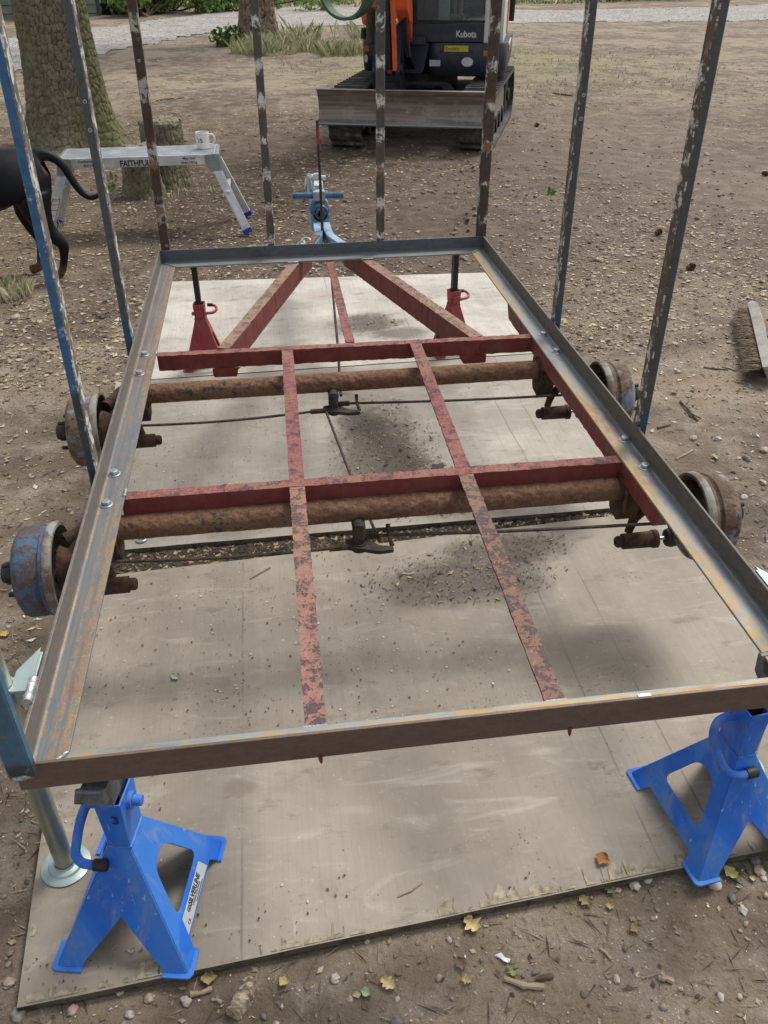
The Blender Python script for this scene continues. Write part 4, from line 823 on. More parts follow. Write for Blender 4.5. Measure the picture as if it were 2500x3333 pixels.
# ================================================================== BENCH PLATFORM AND MUG
g = NT('aluminium'); n = g.noise(1, 4, .5, g.map((3, 60, 60))); MALU = g.fin(g.mix(g.thr(g.noise(9, 5, .65), .4, .66), 'b9bcbd', 'cfd2d2'), g.thr(n, .3, .7, .35, .5), .55, n, .1, .001)
MALD = plain('aluminium_grey', '8f9698', .45, .5, .12, 18, .1); MBFT = plain('foot_blue', '1f2f9a', .5)
BH = .475; bx0, bx1, by0, by1 = -1.225, -.285, 5.595, 5.905
t = thing('work_platform', 'folding aluminium work platform in front of the tree, a mug on it', 'work platform', (-.76, 5.75, 0))
mb = MB(); mb.box(((bx0+bx1)/2, by0+.012, BH-.031), (bx1-bx0, .024, .058)); mb.box(((bx0+bx1)/2, by1-.012, BH-.031), (bx1-bx0, .024, .058)); mb.build('side_rail', MALU, t, bevel=.002)
for i in range(4):
    mb = MB(); y = by0+.052+i*.069; mb.box(((bx0+bx1)/2, y, BH-.006), (bx1-bx0-.02, .064, .010))
    for k in range(6): mb.box(((bx0+bx1)/2, y-.026+k*.0104, BH+.0003), (bx1-bx0-.03, .004, .0022))
    mb.build('deck_plank', MALU, t)
for s, x in ((-1, bx0), (1, bx1)):
    mb = MB(); mb.box((x+s*.002, (by0+by1)/2, BH-.03), (.022, by1-by0-.02, .055)); mb.build('end_cap', MALD, t, bevel=.003)
    for y0, y1, lab in ((by0+.012, 5.515, 'front'), (by1-.012, 5.935, 'back')):
        tp = Vector((x-s*.01, y0, BH-.085)); ft = Vector((x+s*.145, y1, .028)); kn = tp.lerp(ft, .25)
        mb = MB(); P = [(-.055, .045), (.03, .05), (.036, -.01), (.06, -.13), (.028, -.14), (.0, -.07), (-.05, -.02)]
        if s < 0: P = [(-p[0], p[1]) for p in P][::-1]
        br = mb.prism(rpoly(P, .012), [], .006, frame((x-s*.02, y0-(.016 if lab == 'front' else -.016), BH-.048), (1, 0, 0), (0, 0, 1)))
        for q in ((-.03, .02), (.0, -.03), (.035, -.09), (.01, .03)): mb.cyl((x-s*.02+s*q[0], y0-(.020 if lab == 'front' else -.012), BH-.048+q[1]), (x-s*.02+s*q[0], y0-(.016 if lab == 'front' else -.016), BH-.048+q[1]), .006, n=10)
        mb.build('hinge_plate', MALD, t, bevel=.001)
        mb = MB(); mb.bar(tp, ft, .030, .052, up=(1, 0, 0)); mb.bar(tp+Vector((s*.014, 0, 0)), ft+Vector((s*.014, 0, 0)), .036, .004, up=(1, 0, 0)); lg = mb.build('leg', MALU, t, bevel=.002)
        d = (ft-tp).normalized(); mb = MB(); mb.bar(ft-d*.012, ft+d*.018, .038, .060, up=(1, 0, 0)); mb.build('foot', MBFT, lg, bevel=.003)
        if lab == 'front' and s < 0:
            mb = MB(); a = tp.lerp(ft, .38); b = tp.lerp(ft, .97); a.y -= .0165; b.y -= .0175; mb.bar(a, b, .0012, .046, up=(1, 0, 0)); sk = mb.build('warning_sticker', plain('sticker_white', 'cfd0cd', .5), lg)
            mb = MB(); dd = (b-a)
            for k in range(8): p = a+dd*(k/7); mb.box((p.x, p.y-.001, p.z), (.046, .001, .003))
            mb.bar(a+Vector((-.022, -.001, 0)), b+Vector((-.022, -.001, 0)), .001, .003, up=(1, 0, 0)); mb.bar(a+Vector((.022, -.001, 0)), b+Vector((.022, -.001, 0)), .001, .003, up=(1, 0, 0)); mb.build('sticker_print', MINKR, lg)
        if lab == 'front' and s > 0:
            mb = MB(); a = tp.lerp(ft, .33); b = tp.lerp(ft, .9); a.y -= .0165; b.y -= .0172; mb.bar(a, b, .0012, .034, up=(1, 0, 0)); mb.build('clear_sticker', plain('sticker_clear', 'dcdfe0', .3), lg)
    mb = MB(); mb.bar((x+s*.05, 5.53, .26), (x+s*.05, 5.91, .26), .022, .012); mb.build('leg_brace', MALU, t)
MT = frame((0, by0-.0012, 0), (1, 0, 0), (0, 0, 1))
def btxt(s_, x, z, size, bold=0, sx=1): text(s_, size, Matrix.Translation((x, 0, z)) @ MT, MINK, 'lettering', t, .0005, sx, bold)
xa = lambda px_: AY(px_, 520, by0).x
btxt('FAITHFULL', xa(388), BH-.0545, .047, .0014, .88); btxt('Conforms to', xa(252), BH-.027, .021, .0003); btxt('EN131', xa(268), BH-.051, .021, .0003); btxt('Max load', xa(595), BH-.027, .021, .0002); btxt('limit 150kg', xa(590), BH-.051, .021, .0002)
mp = A(663, 484, BH); m = thing('mug', 'white china mug with red lettering on the right end of the metal platform', 'mug', (mp.x, mp.y, BH+.0014))
MCH = plain('china_white', 'dcdcd8', .25, 0, .03, 20, .02); q = Vector((mp.x, mp.y, BH+.0016))
mb = MB(); mb.lathe([(0, .0005), (0, .036), (.002, .039), (.010, .041), (.094, .042), (.096, .0405), (.094, .0385), (.012, .037), (.008, .0005)], q, (0, 0, 1), 40); mb.build('cup', MCH, m, smooth=True)
mb = MB(); mb.tube([q+Vector((.040, 0, .080)), q+Vector((.060, 0, .082)), q+Vector((.073, 0, .068)), q+Vector((.074, 0, .045)), q+Vector((.064, 0, .026)), q+Vector((.038, 0, .020))], [.006, .006, .0065, .006, .006, .006], 12); mb.build('handle', MCH, m, smooth=True)
cu = text("TS", .034, Matrix.Translation((-.0155, 0, 0)), MINKR, 'lettering', None, .0003, 1, .0008)
for v in cu.data.vertices: x, y = v.co.x, v.co.y; a = -math.pi/2+(x-.018)/.0422; v.co = Vector((math.cos(a)*.0424, math.sin(a)*.0424, y+.040))
cu.parent = m
tea = MB(); tea.lathe([(0, .0005), (0, .0365)], q+Vector((0, 0, .07)), (0, 0, 1), 32); tea.build('tea', plain('tea_brown', '4a2c18', .15), m)

# ================================================================== TREES, STUMP
g = NT('oak_bark'); v = g.vor(1, 'DISTANCE_TO_EDGE', g.map((22, 22, 8))); n = g.noise(14, 6, .7); n2 = g.noise(2.2, 4, .6); n3 = g.noise(70, 5, .7)
at = g.nd('ShaderNodeAttribute', attribute_name='crev').outputs['Fac']
col = g.mix(g.thr(n, .35, .68), '6a6152', '8f8672'); col = g.mix(g.math('MULTIPLY', g.thr(n2, .45, .62), .5), col, '70704c'); col = g.mix(g.math('MULTIPLY', g.thr(n3, .5, .7), .35), col, '8d846e')
sx_ = g.sep(g.co)[0]; col = g.mix(g.math('MULTIPLY', g.thr(g.math('ADD', sx_, g.math('MULTIPLY', n, .2)), .15, .42), .55), col, '646b40')
col = g.mix(g.thr(at, .05, .35, .7, 0), col, '2c261f')
MBARK = g.fin(col, .95, 0, g.math('ADD', n, n3), .8, .012, .15)
def trunk(name, c, prof, flare, mats, parent, lean=(0, 0), seed=0, nth=220, dz=.018, fz=(30, 6.5), amp=.016, htop=4.5, lobes=5, zs=None):
    c = Vector(c); zs = zs if zs is not None else np.concatenate([np.arange(-.12, 1.6, dz), np.linspace(1.6, htop, 60)]); th = np.linspace(0, 2*np.pi, nth, endpoint=False); TH, ZZ = np.meshgrid(th, zs)
    r = np.interp(ZZ, prof[0], prof[1]); r = r*(1+.035*np.sin(3*TH+seed)+.03*np.sin(5*TH+1+seed)) + flare*np.exp(-np.maximum(ZZ, 0)/.22)*(.5+.5*np.cos(lobes*TH+seed))
    # bark plates: two warped cellular layers with deep cracks
    U = TH*r.mean()*1.0; wob = .035*(fbm(ZZ*6, TH*4, 3, seed)-.5); best = np.full(U.shape, 9.0); sec = best.copy(); per = 2*np.pi*r.mean(); nu = max(10, int(per*fz[0])); 
    cu_ = (TH/(2*np.pi)*nu+wob*60); cv = ZZ*fz[1]*2+.8*fbm(TH*6, ZZ*3, 2, seed+3)
    iu = np.floor(cu_).astype(int); iv = np.floor(cv).astype(int)
    for du in (-1, 0, 1):
        for dv in (-1, 0, 1):
            a = iu+du; b = iv+dv; am = np.mod(a, nu)
            hx = vnoise(am+.0, b+.0, seed+1); hy = vnoise(am+.0, b+.0, seed+2)
            d = np.hypot(cu_-(a+.15+.7*hx), (cv-(b+.15+.7*hy))*.9); sec = np.where(d < best, best, np.minimum(sec, d)); best = np.minimum(best, d)
    e = sec-best; crack = sstep(0, .20, e)*(.55+.45*sstep(.1, .7, fbm(TH*9, ZZ*9, 3, seed+4))); r = r+amp*(crack-.6)*.8+.022*(fbm(TH*20, ZZ*30, 4, seed+7)-.5)
    X = c.x+lean[0]*ZZ+r*np.cos(TH); Y = c.y+lean[1]*ZZ+r*np.sin(TH); K = len(zs); I_ = np.arange(K*nth).reshape(K, nth)
    F = np.stack([I_[:-1], np.roll(I_[:-1], -1, 1), np.roll(I_[1:], -1, 1), I_[1:]], -1).reshape(-1, 4)
    o = raw(name, np.stack([X, Y, ZZ+c.z], -1).reshape(-1, 3), F, mats, None, parent, True, base=c); a = o.data.attributes.new('crev', 'FLOAT', 'POINT'); a.data.foreach_set('value', crack.ravel().astype(np.float32))
    return o
def leafmat(nm, a, b):
    g = NT(nm); n = g.noise(3, 3, .6); m = g.fin(g.mix(g.thr(n, .3, .7), a, b), .6, 0, None, spec=.3); return m
ML1 = leafmat('leaf_dark', '2f4a22', '47652f'); ML2 = leafmat('leaf_mid', '49682f', '63803f'); ML3 = leafmat('leaf_light', '6d8a45', '86a055')
def leaves(name, clumps, n, size, mats, parent, seed, base):
    rg = np.random.default_rng(seed); w_ = np.array([c[3]**2 for c in clumps]); k = rg.choice(len(clumps), n, p=w_/w_.sum()); C_ = np.array([c[:3] for c in clumps])[k]; Rr = np.array([c[3] for c in clumps])[k]
    d = rg.normal(size=(n, 3)); d /= np.linalg.norm(d, axis=1)[:, None]; p = C_+d*(Rr*(.45+.6*rg.random(n)))[:, None]*np.array([1, 1, .8])
    u = rg.normal(size=(n, 3)); u /= np.linalg.norm(u, axis=1)[:, None]; w2 = np.cross(u, rg.normal(size=(n, 3))); w2 /= np.linalg.norm(w2, axis=1)[:, None]
    L = size*(.5+rg.random(n))[:, None]; V = np.stack([p-u*L*.5, p-w2*L*.28, p+u*L*.5, p+w2*L*.28], 1).reshape(-1, 3); F = np.arange(4*n).reshape(n, 4)
    return raw(name, V, F, mats, rg.integers(0, len(mats), n), parent, False, base=base)
tc = Vector((-1.735, 8.93, 0)); t = thing('oak_tree', 'thick tree trunk with deeply cracked mossy bark behind the platform', 'tree', tc)
trunk('trunk', tc, ([-.2, 0, .15, .4, .8, 1.4, 4.5], [.46, .43, .385, .345, .315, .295, .22]), .09, MBARK, t, (-.01, .0), 3, 420, .010, (22, 7.0), .017)
for o in t.children: o.location = (0, 0, 0)
mb = MB(); rg = np.random.default_rng(4); CL = []
for k in range(9):
    a = k*.7; z = 3.2+.14*k; e = Vector((math.cos(a)*2.2, math.sin(a)*2.2, z+2.2)); mb.tube([tc+Vector((-.03, 0, z)), tc+e*.5+Vector((0, 0, z*.45)), tc+e], [.12, .07, .02], 10); CL.append((tc.x+e.x, tc.y+e.y, e.z, 1.1)); CL.append((tc.x+e.x*.55, tc.y+e.y*.55, e.z+.9, 1.0))
mb.build('limb', MBARK, t, smooth=True); leaves('crown', CL, 5000, .16, [ML1, ML2], t, 8, tc).location = (0, 0, 0)
g = NT('pine_bark'); n = g.noise(8, 6, .7); at = g.nd('ShaderNodeAttribute', attribute_name='crev').outputs['Fac']; col = g.mix(g.thr(n, .35, .65), '6b5a4a', '8f8071'); col = g.mix(g.thr(at, .1, .45, .8, 0), col, '2d241d'); MPINE = g.fin(col, .95, 0, n, .8, .02, .1)
c2_ = Vector((.10, 18.35, 0)); t = thing('pine_tree', 'rugged tree trunk standing beside the gravel track, left of the digger', 'tree', c2_)
trunk('trunk', c2_, ([-.2, 0, .2, .5, 1.5, 4.5], [.46, .40, .335, .31, .285, .22]), .12, MPINE, t, (-.012, 0), 9, 150, .03, (9, 2.2), .035).location = (0, 0, 0)
leaves('crown', [(c2_.x+math.cos(a)*1.3, c2_.y+math.sin(a)*1.3, 5+(k % 3)*.7, 1.1) for k, a in enumerate(np.linspace(0, 6, 9))], 2500, .2, [ML1, ML2], t, 10, c2_).location = (0, 0, 0)
g = NT('stump_top'); n = g.noise(30, 5, .7); MSTP = g.fin(g.mix(g.thr(n, .35, .65), '6f6657', '958b78'), .95, 0, n, .8, .01, .1)
for c, r, h, sd, lab in (((-.895, 6.67, 0), .118, .34, 5, 'short weathered stump at the foot of the big tree, behind the platform'), ((-.745, 6.97, 0), .150, .46, 6, 'taller split stump just behind the other one, right of the big tree')):
    c = Vector(c); t = thing('tree_stump', lab, 'stump', c, 'stumps behind the platform')
    trunk('stump_body', c, ([-.2, 0, .1, .6], [r*1.25, r*1.12, r, r*.97]), .03, MBARK, t, (0, 0), sd, 200, .010, (24, 7.0), .012, h, 4, np.arange(-.06, h, .010)).location = (0, 0, 0)
    mb = MB(); rg = np.random.default_rng(sd); K = 36; mb.v = [(c.x, c.y, h+.005)]; mb.f = []
    for q, (rr, dz_) in enumerate(((.5, .012), (.88, .004), (1.0, -.022))):
        for k in range(K): a = 2*math.pi*k/K; j = 1+.03*math.sin(3*a+sd); mb.v.append((c.x+math.cos(a)*r*rr*j, c.y+math.sin(a)*r*rr*j, h+dz_+rg.normal(0, .006)))
    for k in range(K): mb.f.append((0, 1+k, 1+(k+1) % K)); mb.mi.append(0)
    for q in range(2):
        for k in range(K): mb.f.append((1+q*K+k, 1+q*K+(k+1) % K, 1+(q+1)*K+(k+1) % K, 1+(q+1)*K+k)); mb.mi.append(0)
    mb.build('cut_top', MSTP, t)

# ================================================================== DOG
def skin(name, chains, mat, parent, base, lv=2):
    V = []; E = []; Rr = []; idx = {}
    for ch in chains:
        prev = None
        for (p, r) in ch:
            key = tuple(round(x, 4) for x in p)
            if key not in idx: idx[key] = len(V); V.append(tuple(Vector(p)-Vector(base))); Rr.append(r)
            i = idx[key]
            if prev is not None and prev != i: E.append((prev, i))
            prev = i
    me = bpy.data.meshes.new(name); me.from_pydata(V, E, []); o = bpy.data.objects.new(name, me); COL.objects.link(o)
    md = o.modifiers.new('skin', 'SKIN'); md.use_smooth_shade = True
    for i, sv in enumerate(me.skin_vertices[0].data): sv.radius = Rr[i] if hasattr(Rr[i], '__len__') else (Rr[i], Rr[i]); sv.use_root = (i == 0)
    s = o.modifiers.new('sub', 'SUBSURF'); s.levels = lv; s.render_levels = lv
    dg = bpy.context.evaluated_depsgraph_get(); m2 = bpy.data.meshes.new_from_object(o.evaluated_get(dg)); o.modifiers.clear(); o.data = m2; m2.name = name; m2.materials.clear(); m2.materials.append(mat)
    m2.polygons.foreach_set('use_smooth', [True]*len(m2.polygons)); o.parent = parent; return o
DB = Vector((-1.55, 4.88, 0)); dog = thing('dog', 'black and tan dog seen from behind, cut off by the left edge of the photo', 'dog', DB)
g = NT('dog_coat'); n = g.noise(18, 4, .6); s3 = g.sep(g.co); z = g.math('ADD', s3[2], g.math('MULTIPLY', g.math('SUBTRACT', n, .5), .05))
col = g.mix(g.thr(n, .3, .7), '070708', '0d0d0f'); tan_ = g.mix(g.thr(g.noise(60, 4), .4, .6), '4a2f1e', '66442c')
low = g.thr(z, .055, .09, 1, 0); col = g.mix(low, col, tan_)
rp = AY(152, 548, 4.80)-DB
mp_ = g.map((1/.026, 1/.2, 1/.042), (-rp.x/.026, 0, -(rp.z)/.042), (0, 0, 0)); ln = g.nd('ShaderNodeVectorMath', operation='LENGTH'); g.put(ln.inputs[0], mp_)
col = g.mix(g.thr(ln.outputs['Value'], .7, 1.05, 1, 0), col, tan_)
MDOG = g.fin(col, .55, 0, g.noise(1, 3, .6, g.map((260, 260, 60))), .25, .002, .25)
Y0 = 4.86; YN = 4.80; YFar = 4.97
def dp_(px_, py_, y=Y0): v = AY(px_, py_, y); return (v.x, v.y, v.z)
pel = (-1.27, Y0+.03, .560)
spine = [(pel, .135), ((-1.40, Y0+.03, .525), .172), ((-1.56, Y0+.03, .505), .190), ((-1.74, Y0+.03, .495), .200), ((-1.92, Y0+.03, .520), .195), ((-2.02, Y0+.03, .62), (.09, .11)), ((-2.12, Y0+.03, .73), (.068, .075)), ((-2.19, Y0+.03, .80), (.072, .072)), ((-2.27, Y0+.03, .79), (.06, .055)), ((-2.37, Y0+.03, .765), (.035, .035)), ((-2.41, Y0+.03, .757), (.028, .028))]
hindN = [(pel, .135), ((-1.215, YN, .46), .110), ((-1.215, YN-.01, .36), .080), ((-1.180, YN, .265), .046), (dp_(208, 796, YN), .034), (dp_(209, 835, YN), .022), (dp_(206, 876, YN), .021), ((dp_(200, 893, YN)[0]-.01, YN, .022), (.026, .022)), ((dp_(200, 893, YN)[0]-.05, YN, .018), (.024, .018))]
fx = -1.36; hindF = [(pel, .135), ((-1.27, YFar, .45), .095), ((-1.33, YFar+.02, .34), .062), ((-1.31, YFar+.02, .24), .036), ((-1.27, YFar, .17), .026), ((-1.29, YFar, .09), .021), ((-1.30, YFar-.02, .03), (.026, .024)), ((-1.36, YFar-.04, .022), (.03, .022))]
foreN = [((-1.92, Y0+.03, .520), .195), ((-1.93, YN+.02, .42), .055), ((-1.90, YN+.02, .30), .036), ((-1.91, YN+.02, .15), .028), ((-1.91, YN+.02, .04), .028), ((-1.95, YN+.02, .02), .026)]
foreF = [((-1.92, Y0+.03, .520), .195), ((-1.97, YFar-.02, .42), .055), ((-1.96, YFar-.02, .30), .036), ((-1.98, YFar-.02, .15), .028), ((-1.98, YFar-.02, .04), .028), ((-2.02, YFar-.02, .02), .026)]
tail = [(pel, .135)]+[(dp_(*q), r) for q, r in (((118, 503), .034), ((150, 503), .029), ((180, 515), .026), ((206, 538), .024), ((228, 574), .022), ((250, 608), .021), ((270, 630), .0195), ((290, 643), .018), ((308, 642), .0155), ((326, 632), .011))]
body = skin('dog_body', [spine, hindN, hindF, foreN, foreF, tail], MDOG, dog, DB)
for dy in (-.05, .05):
    mb = MB(); q = Vector((-2.19, Y0+.03+dy, .845)); mb.add([q, q+Vector((.06, dy*.2, .0)), q+Vector((.045, dy*.6, -.09)), q+Vector((.01, dy*.75, -.10)), q+Vector((.03, dy*.3+.006, -.04))], [(0, 1, 4), (1, 2, 4), (2, 3, 4), (3, 0, 4)]); mb.build('ear', MDOG, dog)
    mb = MB(); mb.lathe([(0, .0005), (.002, .007), (.006, .009), (.010, .006), (.011, .0005)], (-2.285, Y0+.03+dy*.75, .815), (-.5, dy*8, .2), 12); mb.build('eye', MBLK, dog)
mb = MB(); mb.lathe([(0, .0005), (.002, .014), (.010, .018), (.02, .016)], (-2.44, Y0+.03, .765), (1, 0, 0), 14); mb.build('nose', MBLK, dog)

# ================================================================== MINI DIGGER  (built about its own origin: x to its left hand side, -y forward)
X = thing('excavator', 'orange and dark blue mini digger on rubber tracks with its blade facing the trailer', 'mini digger', (0, 0, 0))
MNV = plain('digger_navy', '2a303f', .45, .1, .2, 12, .1, ('4c443c', .45)); MOR = plain('digger_orange', 'e8683c', .4, 0, .1, 14, .06, ('6b4a38', .3)); MWH = plain('digger_cream', 'c4cac0', .45, 0, .06, 10, .05, ('8c8a80', .25)); MTRK = plain('track_rubber', '45413c', .85, 0, .25, 24, .5, ('7d7265', .9)); MDK = plain('digger_black', '1e1e20', .6, 0, .25, 20, .3, ('453b33', .5)); MSTL = plain('digger_steel', '7d746a', .5, .4, .2, 30, .2)
g = NT('blade_steel'); n = g.noise(6, 6, .7); n2 = g.noise(1, 5, .6, g.map((2, 2, 40))); z = g.sep(g.co)[2]; col = g.mix(g.thr(n2, .38, .64), '665d55', '897d72'); col = g.mix(g.math('MULTIPLY', g.thr(n, .52, .66), .6), col, '9c9186'); col = g.mix(g.thr(n, .62, .7), col, '4a3e36'); col = g.mix(g.thr(g.math('ADD', z, g.math('MULTIPLY', n, .03)), .240, .258, 1, 0), col, '8f9499')
MBL = g.fin(col, .5, .3, n, .2, .004)
# blade
mb = MB(); prof = [(-1.30, .185), (-1.315, .20), (-1.295, .235), (-1.262, .30), (-1.25, .37), (-1.26, .43), (-1.285, .49), (-1.305, .525), (-1.315, .545), (-1.30, .552), (-1.27, .53), (-1.235, .45), (-1.225, .36), (-1.24, .29), (-1.275, .22)]
prof = [(y, .215+(z-.185)*.80) for y, z in prof]; mb.prism(prof, [], 1.50, frame((0, 0, 0), (0, 1, 0), (0, 0, 1))); mb.build('dozer_blade', MBL, X, smooth=True, angle=40)
mb = MB(); [mb.bar((s*.30, -1.24, .36), (s*.26, -.55, .30), .08, .12) for s in (-1, 1)]; mb.box((0, -1.23, .36), (.9, .03, .1)); mb.build('blade_arm', MDK, X, bevel=.004)
# tracks
def track(s):
    yaw = Matrix.Rotation(R_(-3.0), 3, 'Z'); o = Vector((.115+s*.585, 0, 0)); hl, r, wd = .80, .235, .29; yc = -.20
    ring = [];
    for k in range(13): a = -math.pi/2-k*math.pi/12; ring.append((-hl+math.cos(a)*r, r+math.sin(a)*r))
    for k in range(13): a = math.pi/2-k*math.pi/12; ring.append((hl+math.cos(a)*r*.95, r*1.02+math.sin(a)*r))
    # resample evenly
    P = [Vector((p[0], p[1])) for p in ring]; P.append(P[0]); L = [0]
    for i in range(len(P)-1): L.append(L[-1]+(P[i+1]-P[i]).length)
    tot = L[-1]; N = 88; pts = []
    for k in range(N):
        q = k/N*tot; i = max(j for j in range(len(L)-1) if L[j] <= q); pts.append(P[i].lerp(P[i+1], (q-L[i])/(L[i+1]-L[i])))
    mb = MB(); 
    def W(x, y, z): return yaw @ Vector((x, y+yc, z))+o
    lug = MB()
    for k in range(N):
        a, b = pts[k], pts[(k+1) % N]; d = (b-a); nrm = Vector((d.y, -d.x)).normalized(); nrm = nrm if (nrm.dot(a-Vector((max(-hl, min(hl, a.x)), r)))) > 0 else -nrm
        ai, bi = a-nrm*.03, b-nrm*.03; V = [W(x, p.x, p.y) for x in (-wd/2, wd/2) for p in (a, b, bi, ai)]
        mb.add(V, [(0, 1, 5, 4), (3, 7, 6, 2), (0, 4, 7, 3)[::-1] if False else (0, 3, 2, 1), (4, 5, 6, 7)])
        if k % 2 == 0:
            e = a+d*.1; f = a+d*1.0; eo, fo = e+nrm*.022+d*.12, f+nrm*.022-d*.12
            for x0, x1 in ((-wd/2, wd/2),):
                V = [W(x, p.x, p.y) for x in (x0, x1) for p in (e, f, fo, eo)]; lug.add(V, [(0, 3, 2, 1), (4, 5, 6, 7), (2, 3, 7, 6), (0, 4, 7, 3), (1, 2, 6, 5)])
    t = mb.build('rubber_track', MTRK, X); t['label'] = ('left' if s < 0 else 'right')+' rubber track in the photo'
    lug.build('track_lugs', MTRK, t)
    mb = MB()
    for yy, rr in ((-hl, .165), (hl, .16)): mb.cyl(W(-.09, yy, r), W(.09, yy, r), rr, n=28); mb.cyl(W(-.11, yy, r), W(.115, yy, r), .06, n=16)
    mb.build('track_wheel', MDK, t, smooth=True, bevel=.006)
    mb = MB()
    for k in range(4): mb.cyl(W(-.10, -.45+.3*k, .105), W(.10, -.45+.3*k, .105), .07, n=18)
    mb.build('track_roller', MDK, t, smooth=True)
    mb = MB(); p = [(-.62, .10), (.62, .10), (.70, .2), (.62, .33), (-.62, .33), (-.72, .22)]; mb.prism(p, [], .15, frame(W(0, 0, 0), yaw @ Vector((0, 1, 0)), (0, 0, 1))); mb.build('track_frame', plain('track_frame_tan', '8f806c', .8, 0, .2, 20, .3), t, bevel=.01)
for s in (-1, 1): track(s)
mb = MB(); mb.box((0, -.15, .33), (1.0, .75, .16)); mb.box((0, -.55, .33), (.55, .2, .10)); mb.cyl((0, -.05, .40), (0, -.05, .53), .36, n=40); mb.prism(rpoly([(-.30, 0), (.30, 0), (.22, .10), (-.22, .10)], .05), [rpoly([(-.2, .02), (.2, .02), (.15, .075), (-.15, .075)], .03)], .05, frame((.12, -.72, .40), (1, 0, 0), (0, 0, 1))); mb.build('undercarriage', MDK, X, bevel=.01)
# upper body: swing frame, bumper with rounded corners, cab
def body_shell(x0, x1, yf, yb, z0, z1, r, bot=.0, n=8):
    out = []
    pl = rpoly([(x0, yb), (x0, yf), (x1, yf), (x1, yb)], r, n); m = MB(); K = len(pl); cx, cy = (x0+x1)/2, (yf+yb)/2
    lv = [(z0, .94), (z0+.05, .985), ((z0+z1)/2, 1.0), (z1-.02, 1.0), (z1, .985)]
    for z, k in lv: m.v += [(cx+(p[0]-cx)*k, cy+(p[1]-cy)*k, z) for p in pl]
    for i in range(len(lv)-1):
        for k in range(K): m.f.append((i*K+k, i*K+(k+1) % K, (i+1)*K+(k+1) % K, (i+1)*K+k)); m.mi.append(0)
    m.f += [tuple(range(K-1, -1, -1)), tuple((len(lv)-1)*K+k for k in range(K))]; m.mi += [0, 0]; return m
body_shell(.10, .84, -.60, .75, .53, .80, .14).build('bumper', MNV, X, smooth=True, angle=30)
body_shell(-.49, -.30, -.55, .75, .56, .84, .10).build('side_skirt', MNV, X, smooth=True, angle=30)
mb = MB(); mb.box((.05, .25, .66), (1.10, .85, .25)); mb.build('swing_frame', MDK, X, bevel=.02)
mb = MB(); mb.prism(rpoly([(-.10, 0), (.10, 0), (.16, .25), (-.12, .25)], .03), [], .25, frame((-.02, -.45, .55), (1, 0, 0), (0, 0, 1))); mb.build('front_casting', MNV, X, bevel=.01)
# cab
mb = MB(); mb.box((.315, -.56, .877), (.625, .05, .148)); mb.box((.35, .1, .87), (.70, 1.2, .14)); mb.build('cab_front_panel', MNV, X, bevel=.008)
text('Kubota', .075, frame((.375, -.5858, .846), (1, 0, 0), (0, 0, 1)), plain('print_white', 'd2d4d2', .5), 'lettering', X, .0006, .82, .0012)
MGL = bpy.data.materials.new('cab_glass'); MGL.use_nodes = True; b = MGL.node_tree.nodes['Principled BSDF']; b.inputs['Base Color'].default_value = (.55, .62, .62, 1); b.inputs['Roughness'].default_value = .05; b.inputs['Transmission Weight'].default_value = .9; b.inputs['IOR'].default_value = 1.1
MDINT = plain('cab_interior', '23272a', .6, 0, .15, 10)
mb = MB(); mb.box((.315, -.572, 1.55), (.60, .006, 1.15)); mb.build('windscreen', MGL, X)
mb = MB(); mb.box((.315, -.578, .966), (.63, .02, .022)); mb.box((.012, -.575, 1.55), (.03, .05, 1.2)); mb.build('screen_frame', MDK, X, bevel=.003)
for s, x in ((1, .665), (-1, -.005)):
    mb = MB(); mb.bar((x, -.56, .80), (x, -.54, 2.2), .085 if s > 0 else .04, .06, up=(0, 1, 0)); mb.build('cab_pillar', MWH if s > 0 else MDK, X, bevel=.01)
    mb = MB(); mb.bar((x, .62, .80), (x, .60, 2.2), .08, .08, up=(0, 1, 0)); mb.build('cab_pillar', MWH if s > 0 else MDK, X, bevel=.01)
mb = MB(); mb.box((.33, .03, 2.24), (.80, 1.35, .10)); mb.build('cab_roof', MWH, X, bevel=.03)
mb = MB(); mb.box((.775, .10, 1.0), (.03, 1.15, .42)); mb.build('cab_door', MWH, X, bevel=.006)
mb = MB(); mb.box((.794, .22, 1.04), (.012, .16, .44)); mb.build('door_stripe', MOR, X)
mb = MB(); mb.bar((.82, .52, .90), (.82, .52, 2.1), .05, .05, up=(0, 1, 0)); mb.bar((.84, .40, .98), (.84, .40, 1.5), .02, .02, up=(0, 1, 0)); mb.build('door_frame', MDK, X)
mb = MB(); mb.box((.33, .62, 1.45), (.70, .03, 1.5)); mb.box((.33, .2, .95), (.70, .9, .02)); mb.box((.0, .1, 1.2), (.03, 1.1, .5)); mb.box((.36, .30, 1.10), (.44, .44, .14)); mb.box((.36, .50, 1.40), (.42, .12, .55)); mb.box((.10, .05, 1.10), (.14, .4, .22)); mb.build('cab_interior', MDINT, X, bevel=.02)
mb = MB(); mb.box((.255, -.50, 1.06), (.10, .012, .20)); mb.build('notice_card', plain('card_white', 'a9b3b1', .6), X)
mb = MB(); mb.cyl((.345, -.44, .95), (.345, -.44, 1.35), .018, n=12); mb.cyl((.395, -.44, .95), (.40, -.42, 1.35), .018, n=12); mb.box((.36, -.44, .985), (.13, .06, .05)); mb.tube([(.44, -.44, 1.0), (.46, -.45, 1.02), (.46, -.44, .98)], .008, 8); mb.build('control_lever', MSTL, X, smooth=True)
mb = MB(); mb.box((.385, -.6075, .757), (.215, .004, .048)); pl = mb.build('number_plate', plain('plate_yellow', 'b5b32a', .5), X, bevel=.001)
text('Tracklers', .036, frame((.288, -.6105, .745), (1, 0, 0), (0, 0, 1)), MINK, 'lettering', pl, .0005, .9)
